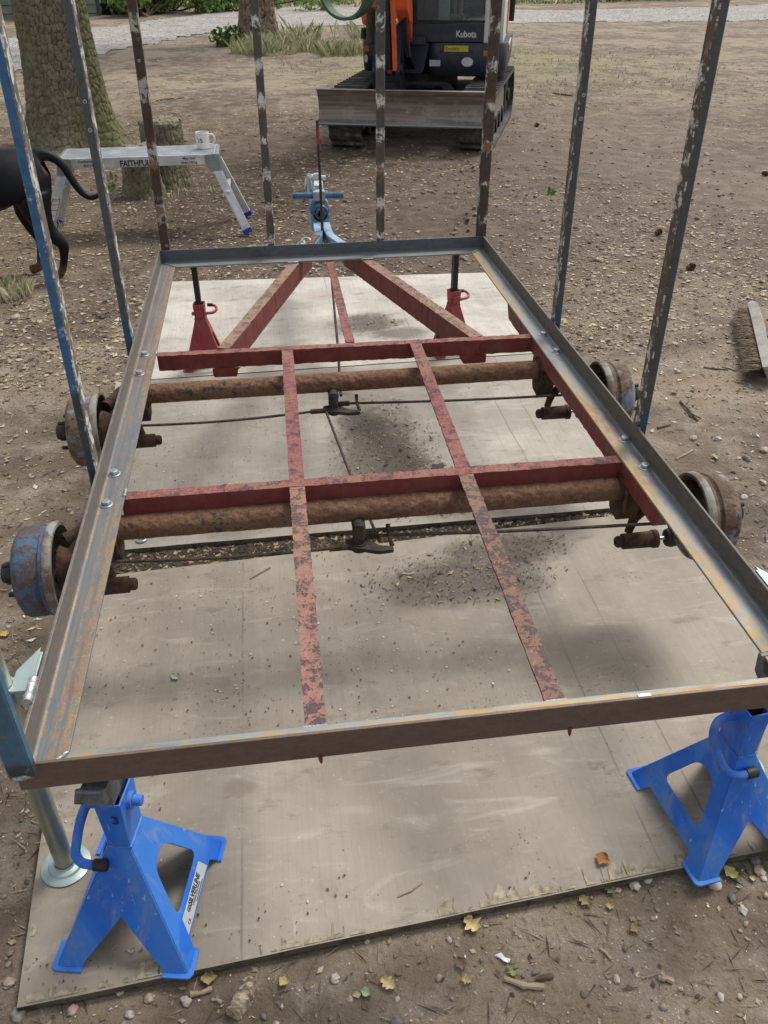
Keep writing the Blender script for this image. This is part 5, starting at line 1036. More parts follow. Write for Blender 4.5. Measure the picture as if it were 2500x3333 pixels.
mb = MB(); mb.box((.195, -.6045, .640), (.098, .004, .050)); mb.build('bumper_sticker', plain('sticker_grey', 'b2b8ba', .5), X)
mb = MB(); mb.prism([(.488+.052*math.cos(a), .652+.038*math.sin(a)) for a in np.linspace(0, 6.28, 28, endpoint=False)], [], .004, frame((0, -.6052, 0), (1, 0, 0), (0, 0, 1))); mb.build('oval_sticker', plain('sticker_oval', 'c3c8c6', .5), X)
for x, y in ((.245, .737), (.523, .737)): mb = MB(); mb.cyl((x, -.603, y), (x, -.612, y), .011, n=12); mb.build('bumper_bolt', MDK, X)
mb = MB(); mb.box((.665, -.6045, .722), (.075, .012, .042)); mb.build('indicator_lamp', plain('lamp_amber', 'c8612c', .3), X, bevel=.004)
mb = MB(); mb.box((.843, -.20, .745), (.012, .34, .05)); mb.build('side_reflector', plain('lamp_amber2', 'c4693c', .4), X, bevel=.004)
mb = MB(); mb.box((.843, -.2, .785), (.008, .5, .02)); mb.build('side_stripe', MWH, X)
mb = MB(); mb.box((-.445, -.553, .745), (.055, .008, .045)); mb.build('indicator_lamp', bpy.data.materials['lamp_amber'], X, bevel=.003)
mb = MB(); mb.prism([(-.45+.018*math.cos(a), .665+.033*math.sin(a)) for a in np.linspace(0, 6.28, 20, endpoint=False)], [], .004, frame((0, -.5535, 0), (1, 0, 0), (0, 0, 1))); mb.build('oval_sticker', bpy.data.materials['sticker_oval'], X)
mb = MB(); mb.box((-.40, .10, 1.12), (.24, 1.05, .42)); mb.build('engine_cover', MOR, X, bevel=.05)
mb = MB(); mb.lathe([(0, .05), (.22, .045), (.24, .05), (.27, .046)], (-.385, -.62, .80), (0, 0, 1), 24); mb.build('hose_sleeve', plain('sleeve_olive', '5d5644', .9, 0, .2, 50, .6), X, smooth=True)
mb = MB(); mb.lathe([(0, .03), (.08, .028), (.085, .022), (.02, .02)], (-.455, -.60, .83), (0, 0, 1), 16); mb.build('filler_neck', MDK, X, smooth=True)
mb = MB(); [mb.tube([(-.345+.0*k, -.62+.02*k, .55), (-.338, -.64+.02*k, .75), (-.32, -.66, 1.0), (-.28, -.7, 1.4)], .012, 8) for k in range(3)]; mb.build('hydraulic_hose', MDK, X, smooth=True)
# swing post, boom, cylinder
mb = MB(); mb.prism(rpoly([(-.74, .44), (-.92, .47), (-.96, .62), (-.86, .76), (-.80, .98), (-.68, .98), (-.62, .70), (-.60, .50)], .03), [], .045, frame((-.10, 0, 0), (0, 1, 0), (0, 0, 1))); mb.prism(rpoly([(-.74, .44), (-.92, .47), (-.96, .62), (-.86, .76), (-.80, .98), (-.68, .98), (-.62, .70), (-.60, .50)], .03), [], .045, frame((-.30, 0, 0), (0, 1, 0), (0, 0, 1))); mb.box((-.20, -.70, .52), (.18, .20, .16)); mb.cyl((-.32, -.88, .62), (-.06, -.88, .62), .045, n=20); mb.cyl((-.33, -.74, .92), (-.05, -.74, .92), .04, n=20); mb.box((-.2, -.80, .46), (.22, .22, .10), taper=1.1); mb.build('swing_post', MNV, X, bevel=.006)
for kk in range(4):
    mb = MB(); mb.tube([(-.06+.025*kk, -.66, .60), (-.05+.02*kk, -.82-.03*kk, .72), (-.07+.015*kk, -.86-.02*kk, .95), (-.08+.015*kk, -.88, 1.3), (-.08+.012*kk, -.95, 1.8)], .011, 8); mb.build('hydraulic_hose', MDK, X, smooth=True)
mb = MB(); mb.box((-.0, -.62, .82), (.22, .10, .06)); mb.build('step_plate', MNV, X, bevel=.006)
mb = MB(); mb.cyl((-.178, -.95, .63), (-.195, -1.14, 1.55), .040, n=20); mb.build('boom_cylinder', MDK, X, smooth=True)
mb = MB(); mb.bar((-.118, -.95, .62), (-.125, -1.12, 1.5), .034, .07, up=(0, 1, 0)); mb.cyl((-.19, -.885, .63), (-.15, -.885, .63), .055, n=20); mb.build('cylinder_guard', MOR, X, bevel=.005)
mb = MB(); P = [(-.78, .98), (-.66, .95), (-.66, 1.05), (-.74, 1.20), (-.86, 1.75), (-1.15, 2.5), (-1.60, 3.0), (-2.2, 3.05), (-2.2, 2.85), (-1.7, 2.78), (-1.35, 2.38), (-1.15, 1.6), (-1.00, 1.08), (-.86, .98)]
mb.prism(rpoly(P, .03), [], .10, frame((-.055, 0, 0), (0, 1, 0), (0, 0, 1))); mb.build('boom', MOR, X, bevel=.012)
mb = MB(); P = [(-.66, .80), (-.62, .90), (-.68, 1.02), (-.78, 1.12), (-.86, 1.05), (-.76, .98), (-.72, .86)]; mb.prism(rpoly(P, .02), [], .05, frame((-.035, 0, 0), (0, 1, 0), (0, 0, 1))); mb.build('boom_lug', MOR, X, bevel=.006)
mb = MB(); mb.bar((-.20, -2.15, 2.98), (-.36, -1.55, 1.72), .13, .20, up=(1, 0, 0)); mb.build('dipper_arm', MOR, X, bevel=.012)
# bucket: green, curled under the dipper
MGN = plain('bucket_green', '456f50', .5, 0, .2, 12, .1, ('5f5a45', .7)); MBI = plain('bucket_inside', '4a3d31', .8, .1, .3, 14, .4)
bc = Vector((-.50, -1.20, 1.255)); ax = Vector((.94, -.34, 0)).normalized(); sd_ = Vector((ax.y, -ax.x, 0)).normalized(); RB = .245
fr = lambda p, t: bc+ax*(p[0]*RB)+Vector((0, 0, p[1]*RB))+sd_*t
arc = [(math.cos(a)*(1.0 if a < 4.7 else 1.0), math.sin(a)) for a in np.linspace(R_(165), R_(385), 26)]
V = []; F = []; wd_ = np.interp(np.linspace(0, 1, 26), [0, .45, .6, 1], [.075, .06, .07, .16])
for p, w_ in zip(arc, wd_):
    for rr in (1.0, .90):
        for t in (-w_, w_*.5): V.append(fr((p[0]*rr, p[1]*rr), t))
for i in range(len(arc)-1): o = i*4; F += [(o, o+1, o+5, o+4), (o+2, o+6, o+7, o+3), (o, o+4, o+6, o+2), (o+1, o+3, o+7, o+5)]
F += [(0, 2, 3, 1), tuple(len(V)-4+k for k in (0, 1, 3, 2))]; mb = MB(); mb.add(V, F); bk = mb.build('bucket', MGN, X, smooth=True, angle=40)
mb = MB(); mb.prism(rpoly([(-1.35, .75), (-1.1, .35), (-.75, .22), (.55, .10), (.80, .45), (.7, 2.4), (-1.0, 2.4)], .1), [], .10, frame(bc, ax*RB, (0, 0, 1)) @ Matrix.Diagonal((RB, RB, 1, 1))); mb.build('bucket_side', MBI, bk, bevel=.01)
mb = MB(); a = fr((-.80, 1.6), -.10); b_ = fr((-1.0, .02), -.10); mb.bar(a, b_, .05, .03, up=tuple(sd_)); mb.cyl(b_-sd_*.035, b_+sd_*.035, .042, n=18); mb.build('bucket_link', MSTL, X, smooth=True, bevel=.004)
X.location = (EXC_C[0], EXC_C[1], -.012); X.rotation_euler = (0, 0, R_(-17))

# ================================================================== BROOM
BA = Vector((2.222, 3.70, 0)); BB = Vector((1.932, 3.02, 0))          # line of the bristle tips on the soil
u = (BB-BA).normalized(); v = Vector((-u.y, u.x, 0)); v = v if v.x > 0 else -v; Lb = (BB-BA).length
t = thing('broom', 'weathered wooden yard broom lying on its side on the soil, stiff dried bristles', 'broom', (2.25, 3.3, 0))
MWD = plain('broom_wood', 'aaa396', .85, 0, .15, 16, .4, ('6f6657', .5)); MBRI = plain('bristle', '8a7660', .9, 0, .3, 40, .2); MBRI2 = plain('bristle_dark', '5f4f3e', .9, 0, .3, 40, .2)
hb0 = BA+v*.078+Vector((0, 0, .055)); hb1 = BB+v*.088+Vector((0, 0, .055))
mb = MB(); M = frame((hb0+hb1)/2, u, v*.86+Vector((0, 0, .5))); Lh = (hb1-hb0).length; P = rpoly([(-Lh/2-.02, -.012), (Lh/2+.02, -.012), (Lh/2+.03, .010), (Lh/2-.03, .030), (-Lh/2+.03, .030), (-Lh/2-.03, .010)], .01)
mb.prism(P, [], .075, M); mb.build('broom_head', MWD, t, smooth=True, bevel=.005)
mb = MB(); rg = np.random.default_rng(3)
for k in range(1500):
    s = rg.random(); w_ = rg.uniform(-.03, .03); a = hb0.lerp(hb1, s)+(M.to_3x3() @ Vector((0, -.012, w_))); tip = BA.lerp(BB, s)+u*rg.normal(0, .010)+v*rg.normal(0, .010)+Vector((0, 0, .006+.055*rg.random()+max(0, w_)*.6)); mid = a.lerp(tip, .5)+Vector((0, 0, .008))+u*rg.normal(0, .005); q = u*.0016
    mb.add([a-q, a+q, mid+q*.9, mid-q*.9, tip+q*.4, tip-q*.4], [(0, 1, 2, 3), (3, 2, 4, 5)], int(rg.random() < .35))
kind(mb.build('bristles', [MBRI, MBRI2], t), 'stuff')
hm = (hb0+hb1)/2; d = (v*.97+u*.12).normalized(); mb = MB(); mb.cyl(hm+d*.02+Vector((0, 0, .01)), hm+d*1.35+Vector((0, 0, -.038)), .0135, n=16); mb.build('broom_handle', MWD, t, smooth=True)
mb = MB(); mb.cyl(hm+d*.03+Vector((0, 0, .012)), hm+d*.11+Vector((0, 0, .009)), .019, n=16); mb.box(hm+d*.03+Vector((0, 0, .014)), (.04, .06, .03), Matrix.Rotation(math.atan2(d.y, d.x), 3, 'Z')); mb.build('handle_socket', plain('socket_blue', '2c4a63', .45, .3), t, smooth=True, bevel=.002)
mb = MB(); mb.tube([hm-u*.2+d*.04+Vector((0, 0, .02)), hm-u*.19+d*.25+Vector((0, 0, -.0))], .004, 8); mb.build('brace_wire', MROD, t)

# ================================================================== BACKGROUND: shed, planks, shrubs, grass
S0 = A(322, 52, 0); t = thing('metal_shed', 'green corrugated metal shed at the top left edge behind the trees', 'shed', (S0.x-2.5, S0.y+1.5, 0))
MSH = plain('shed_green', '7f8f7c', .55, .1, .12, 5, .05, ('5c6454', .4))
def corr(p0, p1, zt, name):
    mb = MB(); p0 = Vector(p0); p1 = Vector(p1); d = (p1-p0).normalized(); nrm = Vector((d.y, -d.x, 0)); z = 0.0; ring = []
    while z < zt: ring += [(z, 0), (z+.05, 0), (z+.075, .03), (z+.16, .03), (z+.185, 0)]; z += .185
    ring = [(a, b) for i, (a, b) in enumerate(ring) if i == 0 or a > ring[i-1][0]-1e-6]
    for (z, o) in ring: mb.v += [p0+nrm*o+Vector((0, 0, z)), p1+nrm*o+Vector((0, 0, z))]
    for i in range(len(ring)-1): mb.f.append((2*i, 2*i+1, 2*i+3, 2*i+2)); mb.mi.append(0)
    return mb.build(name, MSH, t)
corr((S0.x-5, S0.y+.35, 0), (S0.x, S0.y, 0), 2.3, 'wall_panel'); corr((S0.x, S0.y, 0), (S0.x+.3, S0.y+3, 0), 2.3, 'wall_panel')
mb = MB(); mb.box((S0.x-2.4, S0.y+1.6, 2.36), (5.6, 3.9, .08)); mb.build('roof', MSH, t); mb = MB(); mb.box((S0.x+.02, S0.y-.01, 1.15), (.09, .09, 2.3)); mb.build('corner_post', plain('shed_post', '3f4640', .6), t)
MPL = plain('plank_brown', '7a5138', .8, 0, .2, 10, .2)
for (a, b, lab) in (((345, -10), (512, 62), 'brown plank leaning down to the ground by the bushes'), ((395, 22), (520, 12), 'brown crossbar plank behind the leaning one')):
    p = AY(*a, 26.2); q = AY(*b, 25.2 if b[1] > 30 else 26.0); t2 = thing('timber_plank', lab, 'plank', q); mb = MB(); mb.bar(p, q+Vector((0, 0, -.05)), .10, .06); mb.build('plank_board', MPL, t2)
def shrub(name, lab, cat, c, clumps, n, size, mats, seed, grp):
    t = thing(name, lab, cat, c, grp); leaves('foliage', [(c[0]+x, c[1]+y, z, r) for x, y, z, r in clumps], n, size, mats, t, seed, c).location = (0, 0, 0)
    mb = MB()
    for x, y, z, r in clumps: mb.tube([Vector(c)+Vector((0, 0, -.05)), Vector((c[0]+x*.6, c[1]+y*.6, z*.5)), Vector((c[0]+x, c[1]+y, z))], [.03, .02, .008], 6)
    mb.build('stem', MBARK, t)
for i, (px_, py_, r, h, mats, lab) in enumerate([(372, 40, .75, .6, [ML1, ML2], 'dark green bush right beside the metal shed'), (470, 46, 1.0, .7, [ML2, ML3], 'pale green low bush behind the leaning plank'), (560, 30, .9, .8, [ML1, ML1, ML2], 'dark bush between the plank and the far tree trunk'), (680, 34, 1.05, .75, [ML2, ML3], 'light green bush just left of the far tree trunk'), (760, 14, 1.2, .8, [ML1, ML2], 'dark bush behind the far tree trunk'), (1000, -2, 1.4, .9, [ML1, ML2], 'bush at the top edge behind the digger bucket'), (2180, -6, 1.3, .8, [ML1, ML2], 'dark bush on the far verge at the top right')]):
    c = A(px_, py_+6, 0); c = Vector((c.x, c.y, 0)); rg = np.random.default_rng(i+50)
    shrub('shrub', lab, 'bush', tuple(c), [(rg.normal(0, r*.75), rg.normal(0, .4)+.3, h*(.35+.6*rg.random()), r*(.40+.25*rg.random())) for _ in range(8)], 2200, .13, mats, i+60, 'bushes along the far edge of the yard')
c = A(725, 150, 0); shrub('shrub', 'tiny dark bramble beside the far tree trunk', 'bush', (c.x, c.y, 0), [(0, 0, .12, .22), (.2, .1, .18, .2)], 260, .09, [ML1, ML2], 90, None)
# far hedge bank beyond the verge
rg = np.random.default_rng(77); leaves('far_hedge', [(-45+k*1.15, 44+3*math.sin(k*.7)+rg.random()*2, 1.2+2.2*rg.random(), 1.6+.9*rg.random()) for k in range(90)], 26000, .34, [ML1, ML1, ML2], None, 78, (0, 44, 0)); kind(bpy.data.objects['far_hedge'], 'stuff')
MG1 = leafmat('grass_green', '84925e', 'a3ae7c'); MG2 = leafmat('grass_straw', 'b5ac8a', 'ccc4a4'); MG3 = leafmat('grass_deep', '4c6a34', '66823f')
def grass(name, n, f, hgt, mats, seed, wid=.006, w=None):
    rg = np.random.default_rng(seed); x, y = f(rg, n); n = len(x); z = H(x, y); h = hgt[0]+(hgt[1]-hgt[0])*rg.random(n); a = rg.random(n)*6.28; ln = h*rg.uniform(.15, .8, n); ux, uy = np.cos(a), np.sin(a); b = rg.random(n)*6.28; vx, vy = np.cos(b)*wid, np.sin(b)*wid
    P = [np.stack([x-vx, y-vy, z-.01], -1), np.stack([x+vx, y+vy, z-.01], -1), np.stack([x+vx*.6+ux*ln*.4, y+vy*.6+uy*ln*.4, z+h*.65], -1), np.stack([x+ux*ln, y+uy*ln, z+h], -1)]
    V = np.stack(P, 1).reshape(-1, 3); F = np.arange(4*n).reshape(n, 4); k = rg.choice(len(mats), n, p=w) ; return kind(raw(name, V, F, mats, k), 'stuff')
def gblob(cx, cy, rx, ry):
    def f(rg, n):
        r = np.sqrt(rg.random(n)); a = rg.random(n)*6.28; x = cx+rx*r*np.cos(a); y = cy+ry*r*np.sin(a); k = fbm(x*1.3, y*1.3, 3, 61) > .42; return x[k], y[k]
    return f
c = A(1040, 165, 0); grass('tall_grass', 6000, gblob(c.x, c.y+.3, 1.6, 1.3), (.04, .26), [MG1, MG2, MG3], 101, .004, [.3, .65, .05])
c = A(1080, 120, 0); grass('tall_grass', 1700, gblob(c.x+.3, c.y, 1.5, 1.2), (.06, .38), [MG1, MG2, MG3], 102, .005, [.4, .45, .15])
grass('short_grass', 2500, gblob(3.6, 14.2, 3.3, 3.6), (.01, .045), [MG1, MG2, MG3], 103, .006, [.4, .5, .1])
grass('short_grass', 9000, gblob(5.5, 31, 11, 3.2), (.03, .16), [MG1, MG2, MG3], 104, .03, [.45, .25, .3]); grass('short_grass', 1500, gblob(0.6, 17.3, 1.2, .7), (.03, .12), [MG1, MG2, MG3], 107, .005, [.2, .7, .1])
grass('dry_grass', 1600, gblob(-1.75, 6.3, .55, .9), (.015, .09), [MG2, MG2, MG1], 105, .003, [.6, .3, .1]); grass('dry_grass', 700, gblob(-.50, 6.35, .35, .4), (.01, .06), [MG2, MG2, MG1], 106, .003, [.6, .3, .1]); grass('dry_grass', 260, gblob(-1.42, 4.55, .16, .1), (.03, .12), [MG2, MG2, MG1], 108, .002, [.6, .3, .1])
for px_, py_, lab in ((372, 630, 'small green nettle sprout at the foot of the stump'), (2130+1600*0-335, 1155, 'tiny green grass tuft beside the right slate post') if False else (1795, 632, 'tiny green grass tuft in bare soil beside the right slate post')):
    c = A(px_, py_, 0); t3 = thing('seedling', lab, 'seedling', (c.x, c.y, H(c.x, c.y)*1.0))
    leaves('foliage', [(c.x, c.y, .06, .05), (c.x+.02, c.y, .11, .04)] if py_ < 631 else [(c.x, c.y, .015, .03)], 20, .04, [ML2, ML3], t3, 5, t3.location).location = (0, 0, 0)

# ================================================================== SMALL THINGS ONE CAN POINT AT
def hz(x, y): return float(H(np.array([x]), np.array([y]))[0])
def pebble(px_, py_, r, mat, lab, asp=(1, .75, .6), seed=0, onb=False, grp='pebbles lying on the soil', nm='pebble', cat='stone'):
    r *= .64
    c = A(px_, py_, .018 if onb else 0.0); rg = np.random.default_rng(seed+int(px_)); bm = bmesh.new(); bmesh.ops.create_icosphere(bm, subdivisions=3, radius=1)
    off = rg.random(3)*9
    for v in bm.verts:
        k = 1+.55*(float(fbm(np.array([v.co.x*1.9+off[0]+5]), np.array([v.co.y*1.9+v.co.z*1.5+off[1]+5]), 3, seed)[0])-.5)*2; v.co = Vector((v.co.x*asp[0], v.co.y*asp[1], v.co.z*asp[2]))*k*r
    bmesh.ops.rotate(bm, verts=bm.verts, matrix=Matrix.Rotation(rg.random()*6.28, 3, 'Z'))
    me = bpy.data.meshes.new(nm); bm.to_mesh(me); bm.free(); me.materials.append(mat); me.polygons.foreach_set('use_smooth', [True]*len(me.polygons)); o = bpy.data.objects.new(nm, me); COL.objects.link(o)
    o.location = (c.x, c.y, (.018 if onb else hz(c.x, c.y))+r*asp[2]*.40); return tag(o, lab, cat, grp)
PB = [(2335, 1428, .026, 2, 'pale flat pebble in the clump of leaves right of the chassis'), (2430, 1495, .026, 4, 'dark round pebble, largest of the three in the clump right of the chassis'), (2403, 1493, .016, 2, 'small pale pebble touching the dark round one'), (2487, 1467, .030, 1, 'tan egg shaped pebble at the right edge below the broom'), (2258, 1428, .027, 1, 'rounded tan pebble beside the far right drum'), (2480, 1575, .024, 1, 'tan pebble at the right edge beside the near right drum'), (2420, 1620, .024, 2, 'pale pebble just above the near right hub cap'), (2205, 1215, .022, 1, 'flat tan stone near the slate post foot'), (2230, 917, .022, 0, 'grey oval pebble right of the slate post'), (1955, 848, .026, 1, 'tan oval pebble far right of the front corner'), (2042, 823, .022, 2, 'pale pebble up the yard between the slate posts'), (1850, 780, .028, 4, 'dark smooth stone against the slate post'), (1680, 718, .024, 1, 'tan pebble lying right of the rear corner post'), (1815, 684, .026, 1, 'tan stone lying left of the slate post, up the yard'),
      (52, 1037, .038, 1, 'big tan oval stone left of the blue post'), (66, 1050, .020, 3, 'small pinkish stone beneath the big oval one'), (400, 1105, .026, 1, 'rounded stone by the foot of the grey post'), (390, 1100, .022, 3, 'pinkish stone touching the rounded one by the grey post'), (435, 975, .028, 1, 'brownish stone left of the rail, above the grey post foot'), (460, 1005, .030, 2, 'pale angular stone against the left rail'), (275, 1213, .020, 0, 'grey stone between the blue and the grey post'), (66, 840, .022, 2, 'pale angular stone behind the blue post'), (22, 858, .022, 0, 'flat grey stone at the left edge near the dog'), (258, 787, .030, 1, 'flat tan stone behind the dog'), (283, 783, .022, 2, 'pale pebble next to the flat tan stone behind the dog'), (280, 862, .022, 1, 'square tan stone near the dog paw'), (485, 930, .022, 2, 'pale stone near the front left corner of the frame'), (420, 684, .028, 2, 'pale stone under the metal platform'), (812, 644, .026, 1, 'tan stone by the right leg of the platform'), (598, 767, .024, 1, 'stone in front of the platform'),
      (1360, 758, .026, 2, 'pale grey stone in front of the front rail between the posts'), (1650, 720, .020, 2, 'small pale pebble in front of the corner post'), (2325, 2868, .028, 2, 'white angular stone by the board edge near the right stand'), (2108, 2855, .019, 2, 'pale flat stone under the board edge'), (2455, 2795, .024, 4, 'dark grey stone under the board corner at the right'), (2470, 2830, .024, 1, 'tan freckled pebble right of the right stand foot'), (2012, 2892, .014, 3, 'pinkish pebble beside the green leaf'), (2065, 2872, .024, 2, 'white rock against the front board edge')]
for i, (x, y, r, m, lab) in enumerate(PB): pebble(x, y, r, MST[m], lab, (1, .78, .55), i)
for i, (x, y, r, m, lab) in enumerate([(605, 3255, .017, 2, 'white angular stone in front of the board'), (420, 3298, .014, 2, 'white pebble at the bottom edge'), (235, 3285, .018, 3, 'pinkish brown pebble below the left stand'), (485, 3245, .016, 1, 'tan pebble half under the board edge'), (1090, 3187, .017, 2, 'whitish square stone at the bottom centre'), (390, 3225, .013, 1, 'pebble in front of the board beneath the left stand'), (30, 3195, .018, 1, 'tan stone left of the board corner'), (60, 3300, .024, 0, 'grey stone at the bottom left corner'), (1140, 3255, .010, 1, 'tiny tan pebble at the bottom'), (2385, 2920, .016, 4, 'dark pebble right of the stand'), (2005, 3192, .012, 2, 'small pale round pebble in the bottom right soil'), (2420, 2960, .017, 2, 'pale flat stone in the bottom right'), (1195, 3060, .010, 1, 'tiny pebble under the front board edge'), (1290, 3333, .02, 4, 'dark lump at the very bottom edge')]): pebble(x, y, r, MST[m], lab, (1, .8, .65), i+90)
for i, (x, y, lab) in enumerate([(2246, 878, 'pine cone on the soil beside the right slate post'), (2492, 570, 'pine cone at the right edge of the yard'), (2140, 769, 'dark pine cone lump by the grass tuft'), (1746, 412, 'pine cone far up the yard right of the digger track')]):
    c = A(x, y, 0); t4 = thing('pine_cone', lab, 'pine cone', (c.x, c.y, hz(c.x, c.y)), 'pine cones on the soil'); mb = MB(); z0 = hz(c.x, c.y)+.018; a0 = random.random()*6
    d = Vector((math.cos(a0), math.sin(a0), .1)).normalized(); s1 = d.cross(Vector((0, 0, 1))).normalized(); s2 = s1.cross(d)
    for k in range(60):
        q = k/60; rr = .021*math.sin(math.pi*min(.98, q*.85+.12)); a = k*2.4; o = Vector((c.x, c.y, z0))+d*(q-.5)*.055; n_ = s1*math.cos(a)+s2*math.sin(a); tg = n_.cross(d); mb.add([o+tg*.005, o-tg*.005, o+n_*rr-tg*.006+d*.006, o+n_*rr*1.05+d*.010, o+n_*rr+tg*.006+d*.006], [(0, 1, 2, 3, 4)])
    mb.lathe([(-.028, .003), (-.02, .012), (.01, .012), (.027, .003)], (c.x, c.y, z0), d, 10); mb.build('cone_scales', plain('cone_brown', '6d5843', .9, 0, .3, 60), t4)
def leaf(px_, py_, L, colr, lab, seed, onb=False, z=None, curl=.35, shape='oval', grp='fallen leaves'):
    c = A(px_, py_, .018 if onb else 0.0) if z is None else A(px_, py_, z); rg = np.random.default_rng(seed); a0 = rg.random()*6.28; n = 13; mb = MB(); z0 = (.0195 if onb else hz(c.x, c.y)+.004) if z is None else z
    R = Matrix.Rotation(a0, 3, 'Z'); rows = []
    for i in range(n):
        q = i/(n-1); w_ = math.sin(math.pi*q**.8)*.36*(1+.18*rg.normal()); w_ = w_*(1+.28*math.sin(q*(17+a0))) if shape == 'oak' else w_
        rows.append([(L*(q-.5), L*w_*s*(1+.1*rg.normal()), L*(curl*(abs(s)**2*.5+(q-.5)**2*.6)+.05*rg.random())*(1 if True else 0)) for s in (-1, -.45, 0, .45, 1)])
    V = [R @ Vector(p)+Vector((c.x, c.y, z0)) for r in rows for p in r]; F = [(i*5+k, i*5+k+1, i*5+k+6, i*5+k+5) for i in range(n-1) for k in range(4)]; mb.add(V, F)
    o = mb.build('fallen_leaf', MLF.setdefault(colr, plain('dead_leaf_'+colr, colr, .8, 0, .18, 40, .3)), None, (c.x, c.y, z0), smooth=True, angle=60); return tag(o, lab, 'leaf', grp)
MLF = {}
LV = [(1958, 2803, .055, 'a9713c', 'orange brown curled leaf on the front edge of the near board', 1, True), (1532, 3010, .062, 'c6b07c', 'large pale torn leaf on the soil in front of the board', 0, False), (1265, 3205, .050, 'c9b683', 'pale torn leaf at the bottom centre', 0, False), (1520, 3198, .034, 'c2ac76', 'pale leaf lower right of the big torn one', 0, False), (925, 3195, .036, 'b8aa6a', 'yellow folded leaf right of the driftwood', 0, False), (680, 3180, .055, '9f8d5c', 'ochre leaf curled under the board edge beside the left stand', 0, False), (1905, 2935, .045, '8f7d55', 'brown green leaf below the board edge', 0, False), (1985, 2895, .045, '7d8a6a', 'grey green lobed leaf against the board edge', 0, False), (1985, 2950, .028, 'b09a6a', 'small tan leaf below the green one', 0, False), (2065, 3025, .040, '9c8a60', 'tan leaf in the open soil at the right', 0, False), (2380, 2845, .055, 'b9ae6c', 'yellow leaf right of the right stand foot', 0, False), (2448, 2860, .022, 'c4ba7c', 'little pale leaf beside the yellow one', 0, False), (1190, 3235, .034, '9aa883', 'pale green leaf scrap at the bottom', 0, False), (1665, 3160, .045, '8b9160', 'olive lobed leaf at the bottom right', 0, False), (1500, 3148, .045, '7a6855', 'brown flat leaf in the soil', 0, False), (570, 2207, .042, 'aab596', 'pale grey green leaf on the near board', 1, True), (2330, 1495, .065, 'b9ad90', 'large pale dry leaf in the clump right of the chassis', 0, False), (2062, 875, .035, 'c9ba62', 'bright yellow leaf right of the slate post', 0, False), (2085, 1030, .038, 'c4b67a', 'pale yellow leaf above the far right drum', 0, False), (1855, 745, .03, 'cdbb4a', 'yellow leaf by the slate post, mid height', 0, False), (2168, 648, .036, 'c4b868', 'yellow leaf up the yard by the stones', 0, False), (1960, 585, .03, 'c6bb66', 'yellow leaf in the middle of the right yard', 0, False), (2195, 1280, .05, 'b5a88e', 'pale jagged leaf right of the slate post foot', 0, False), (2255, 1272, .04, 'a8987c', 'folded tan leaf next to the jagged one', 0, False), (2240, 180, .07, 'c6ba5c', 'yellow leaf far up the right yard', 0, False), (1290, 680, .045, 'c9bb52', 'yellow leaf between the front posts', 0, False), (1330, 658, .03, 'c2b04a', 'small yellow leaf just beyond the one between the front posts', 0, False), (1462, 548, .04, 'd0c35a', 'yellow leaf in the dark soil before the blade', 0, False), (1328, 780, .035, 'c4b64c', 'yellow green leaf just before the front rail', 0, False), (620, 272, .06, 'c6b34a', 'yellow leaf far behind the platform', 0, False), (160, 1022, .04, 'b4b27a', 'pale green leaf left of the grey post', 0, False), (12, 2060, .05, 'c4ae6a', 'pale tan leaf at the left edge below the near drum', 0, False), (25, 1305, .04, 'a89878', 'dry leaf at the left edge above the near drum', 0, False), (1280, 1048, .05, 'b3b46a', 'green yellow leaf in the debris on the far board', 1, True), (2485, 1595, .03, '9c8058', 'small brown leaf at the right edge beside the near right hub', 0, False)]
for i, (x, y, L, c, lab, ob, onb) in enumerate(LV): leaf(x, y, L*.62, c, lab, i+7, bool(ob), shape='oak' if 'lobed' in lab or 'jagged' in lab or 'torn' in lab else 'oval')
# driftwood, sticks
MDW = plain('driftwood', 'a0947f', .9, 0, .25, 1, .3); g = NT('split_wood'); n = g.noise(1, 6, .7, g.map((10, 160, 60))); col = g.mix(g.thr(n, .35, .65), '6d5e4c', 'b3a58c'); MDW = g.fin(col, .9, 0, n, .6, .004)
a = A(755, 3310, .0); b_ = A(820, 3195, .0); d = (b_-a).normalized(); s = Vector((-d.y, d.x, 0)); L = (b_-a).length; z0 = hz(a.x, a.y); t5 = thing('wood_splinter', 'grey weathered lump of split wood at the bottom edge', 'piece of wood', (a.x, a.y, z0)); mb = MB(); rg = np.random.default_rng(9); N = 14
for i in range(N+1):
    q = i/N; w_ = .018*(.5+.5*math.sin(math.pi*(.15+.8*q)))*(1+.15*rg.normal())
    mb.v += [a+d*L*q+s*w_*k+Vector((0, 0, z0+h)) for k, h in ((-1, -.002), (-.8, .016+.004*rg.random()), (-.1, .022+.005*rg.random()), (.6, .015+.004*rg.random()), (1, -.002))]
for i in range(N):
    for k in range(4): mb.f.append((i*5+k, i*5+k+1, i*5+k+6, i*5+k+5)); mb.mi.append(0)
mb.f += [(0, 1, 2, 3, 4), tuple(N*5+k for k in (4, 3, 2, 1, 0))]; mb.mi += [0, 0]; mb.build('wood_fibre', MDW, t5)
MTW = plain('twig_bark', '6b5742', .9, 0, .25, 30, .3); MTW2 = plain('twig_pale', 'a5957a', .9, 0, .2, 30, .3)
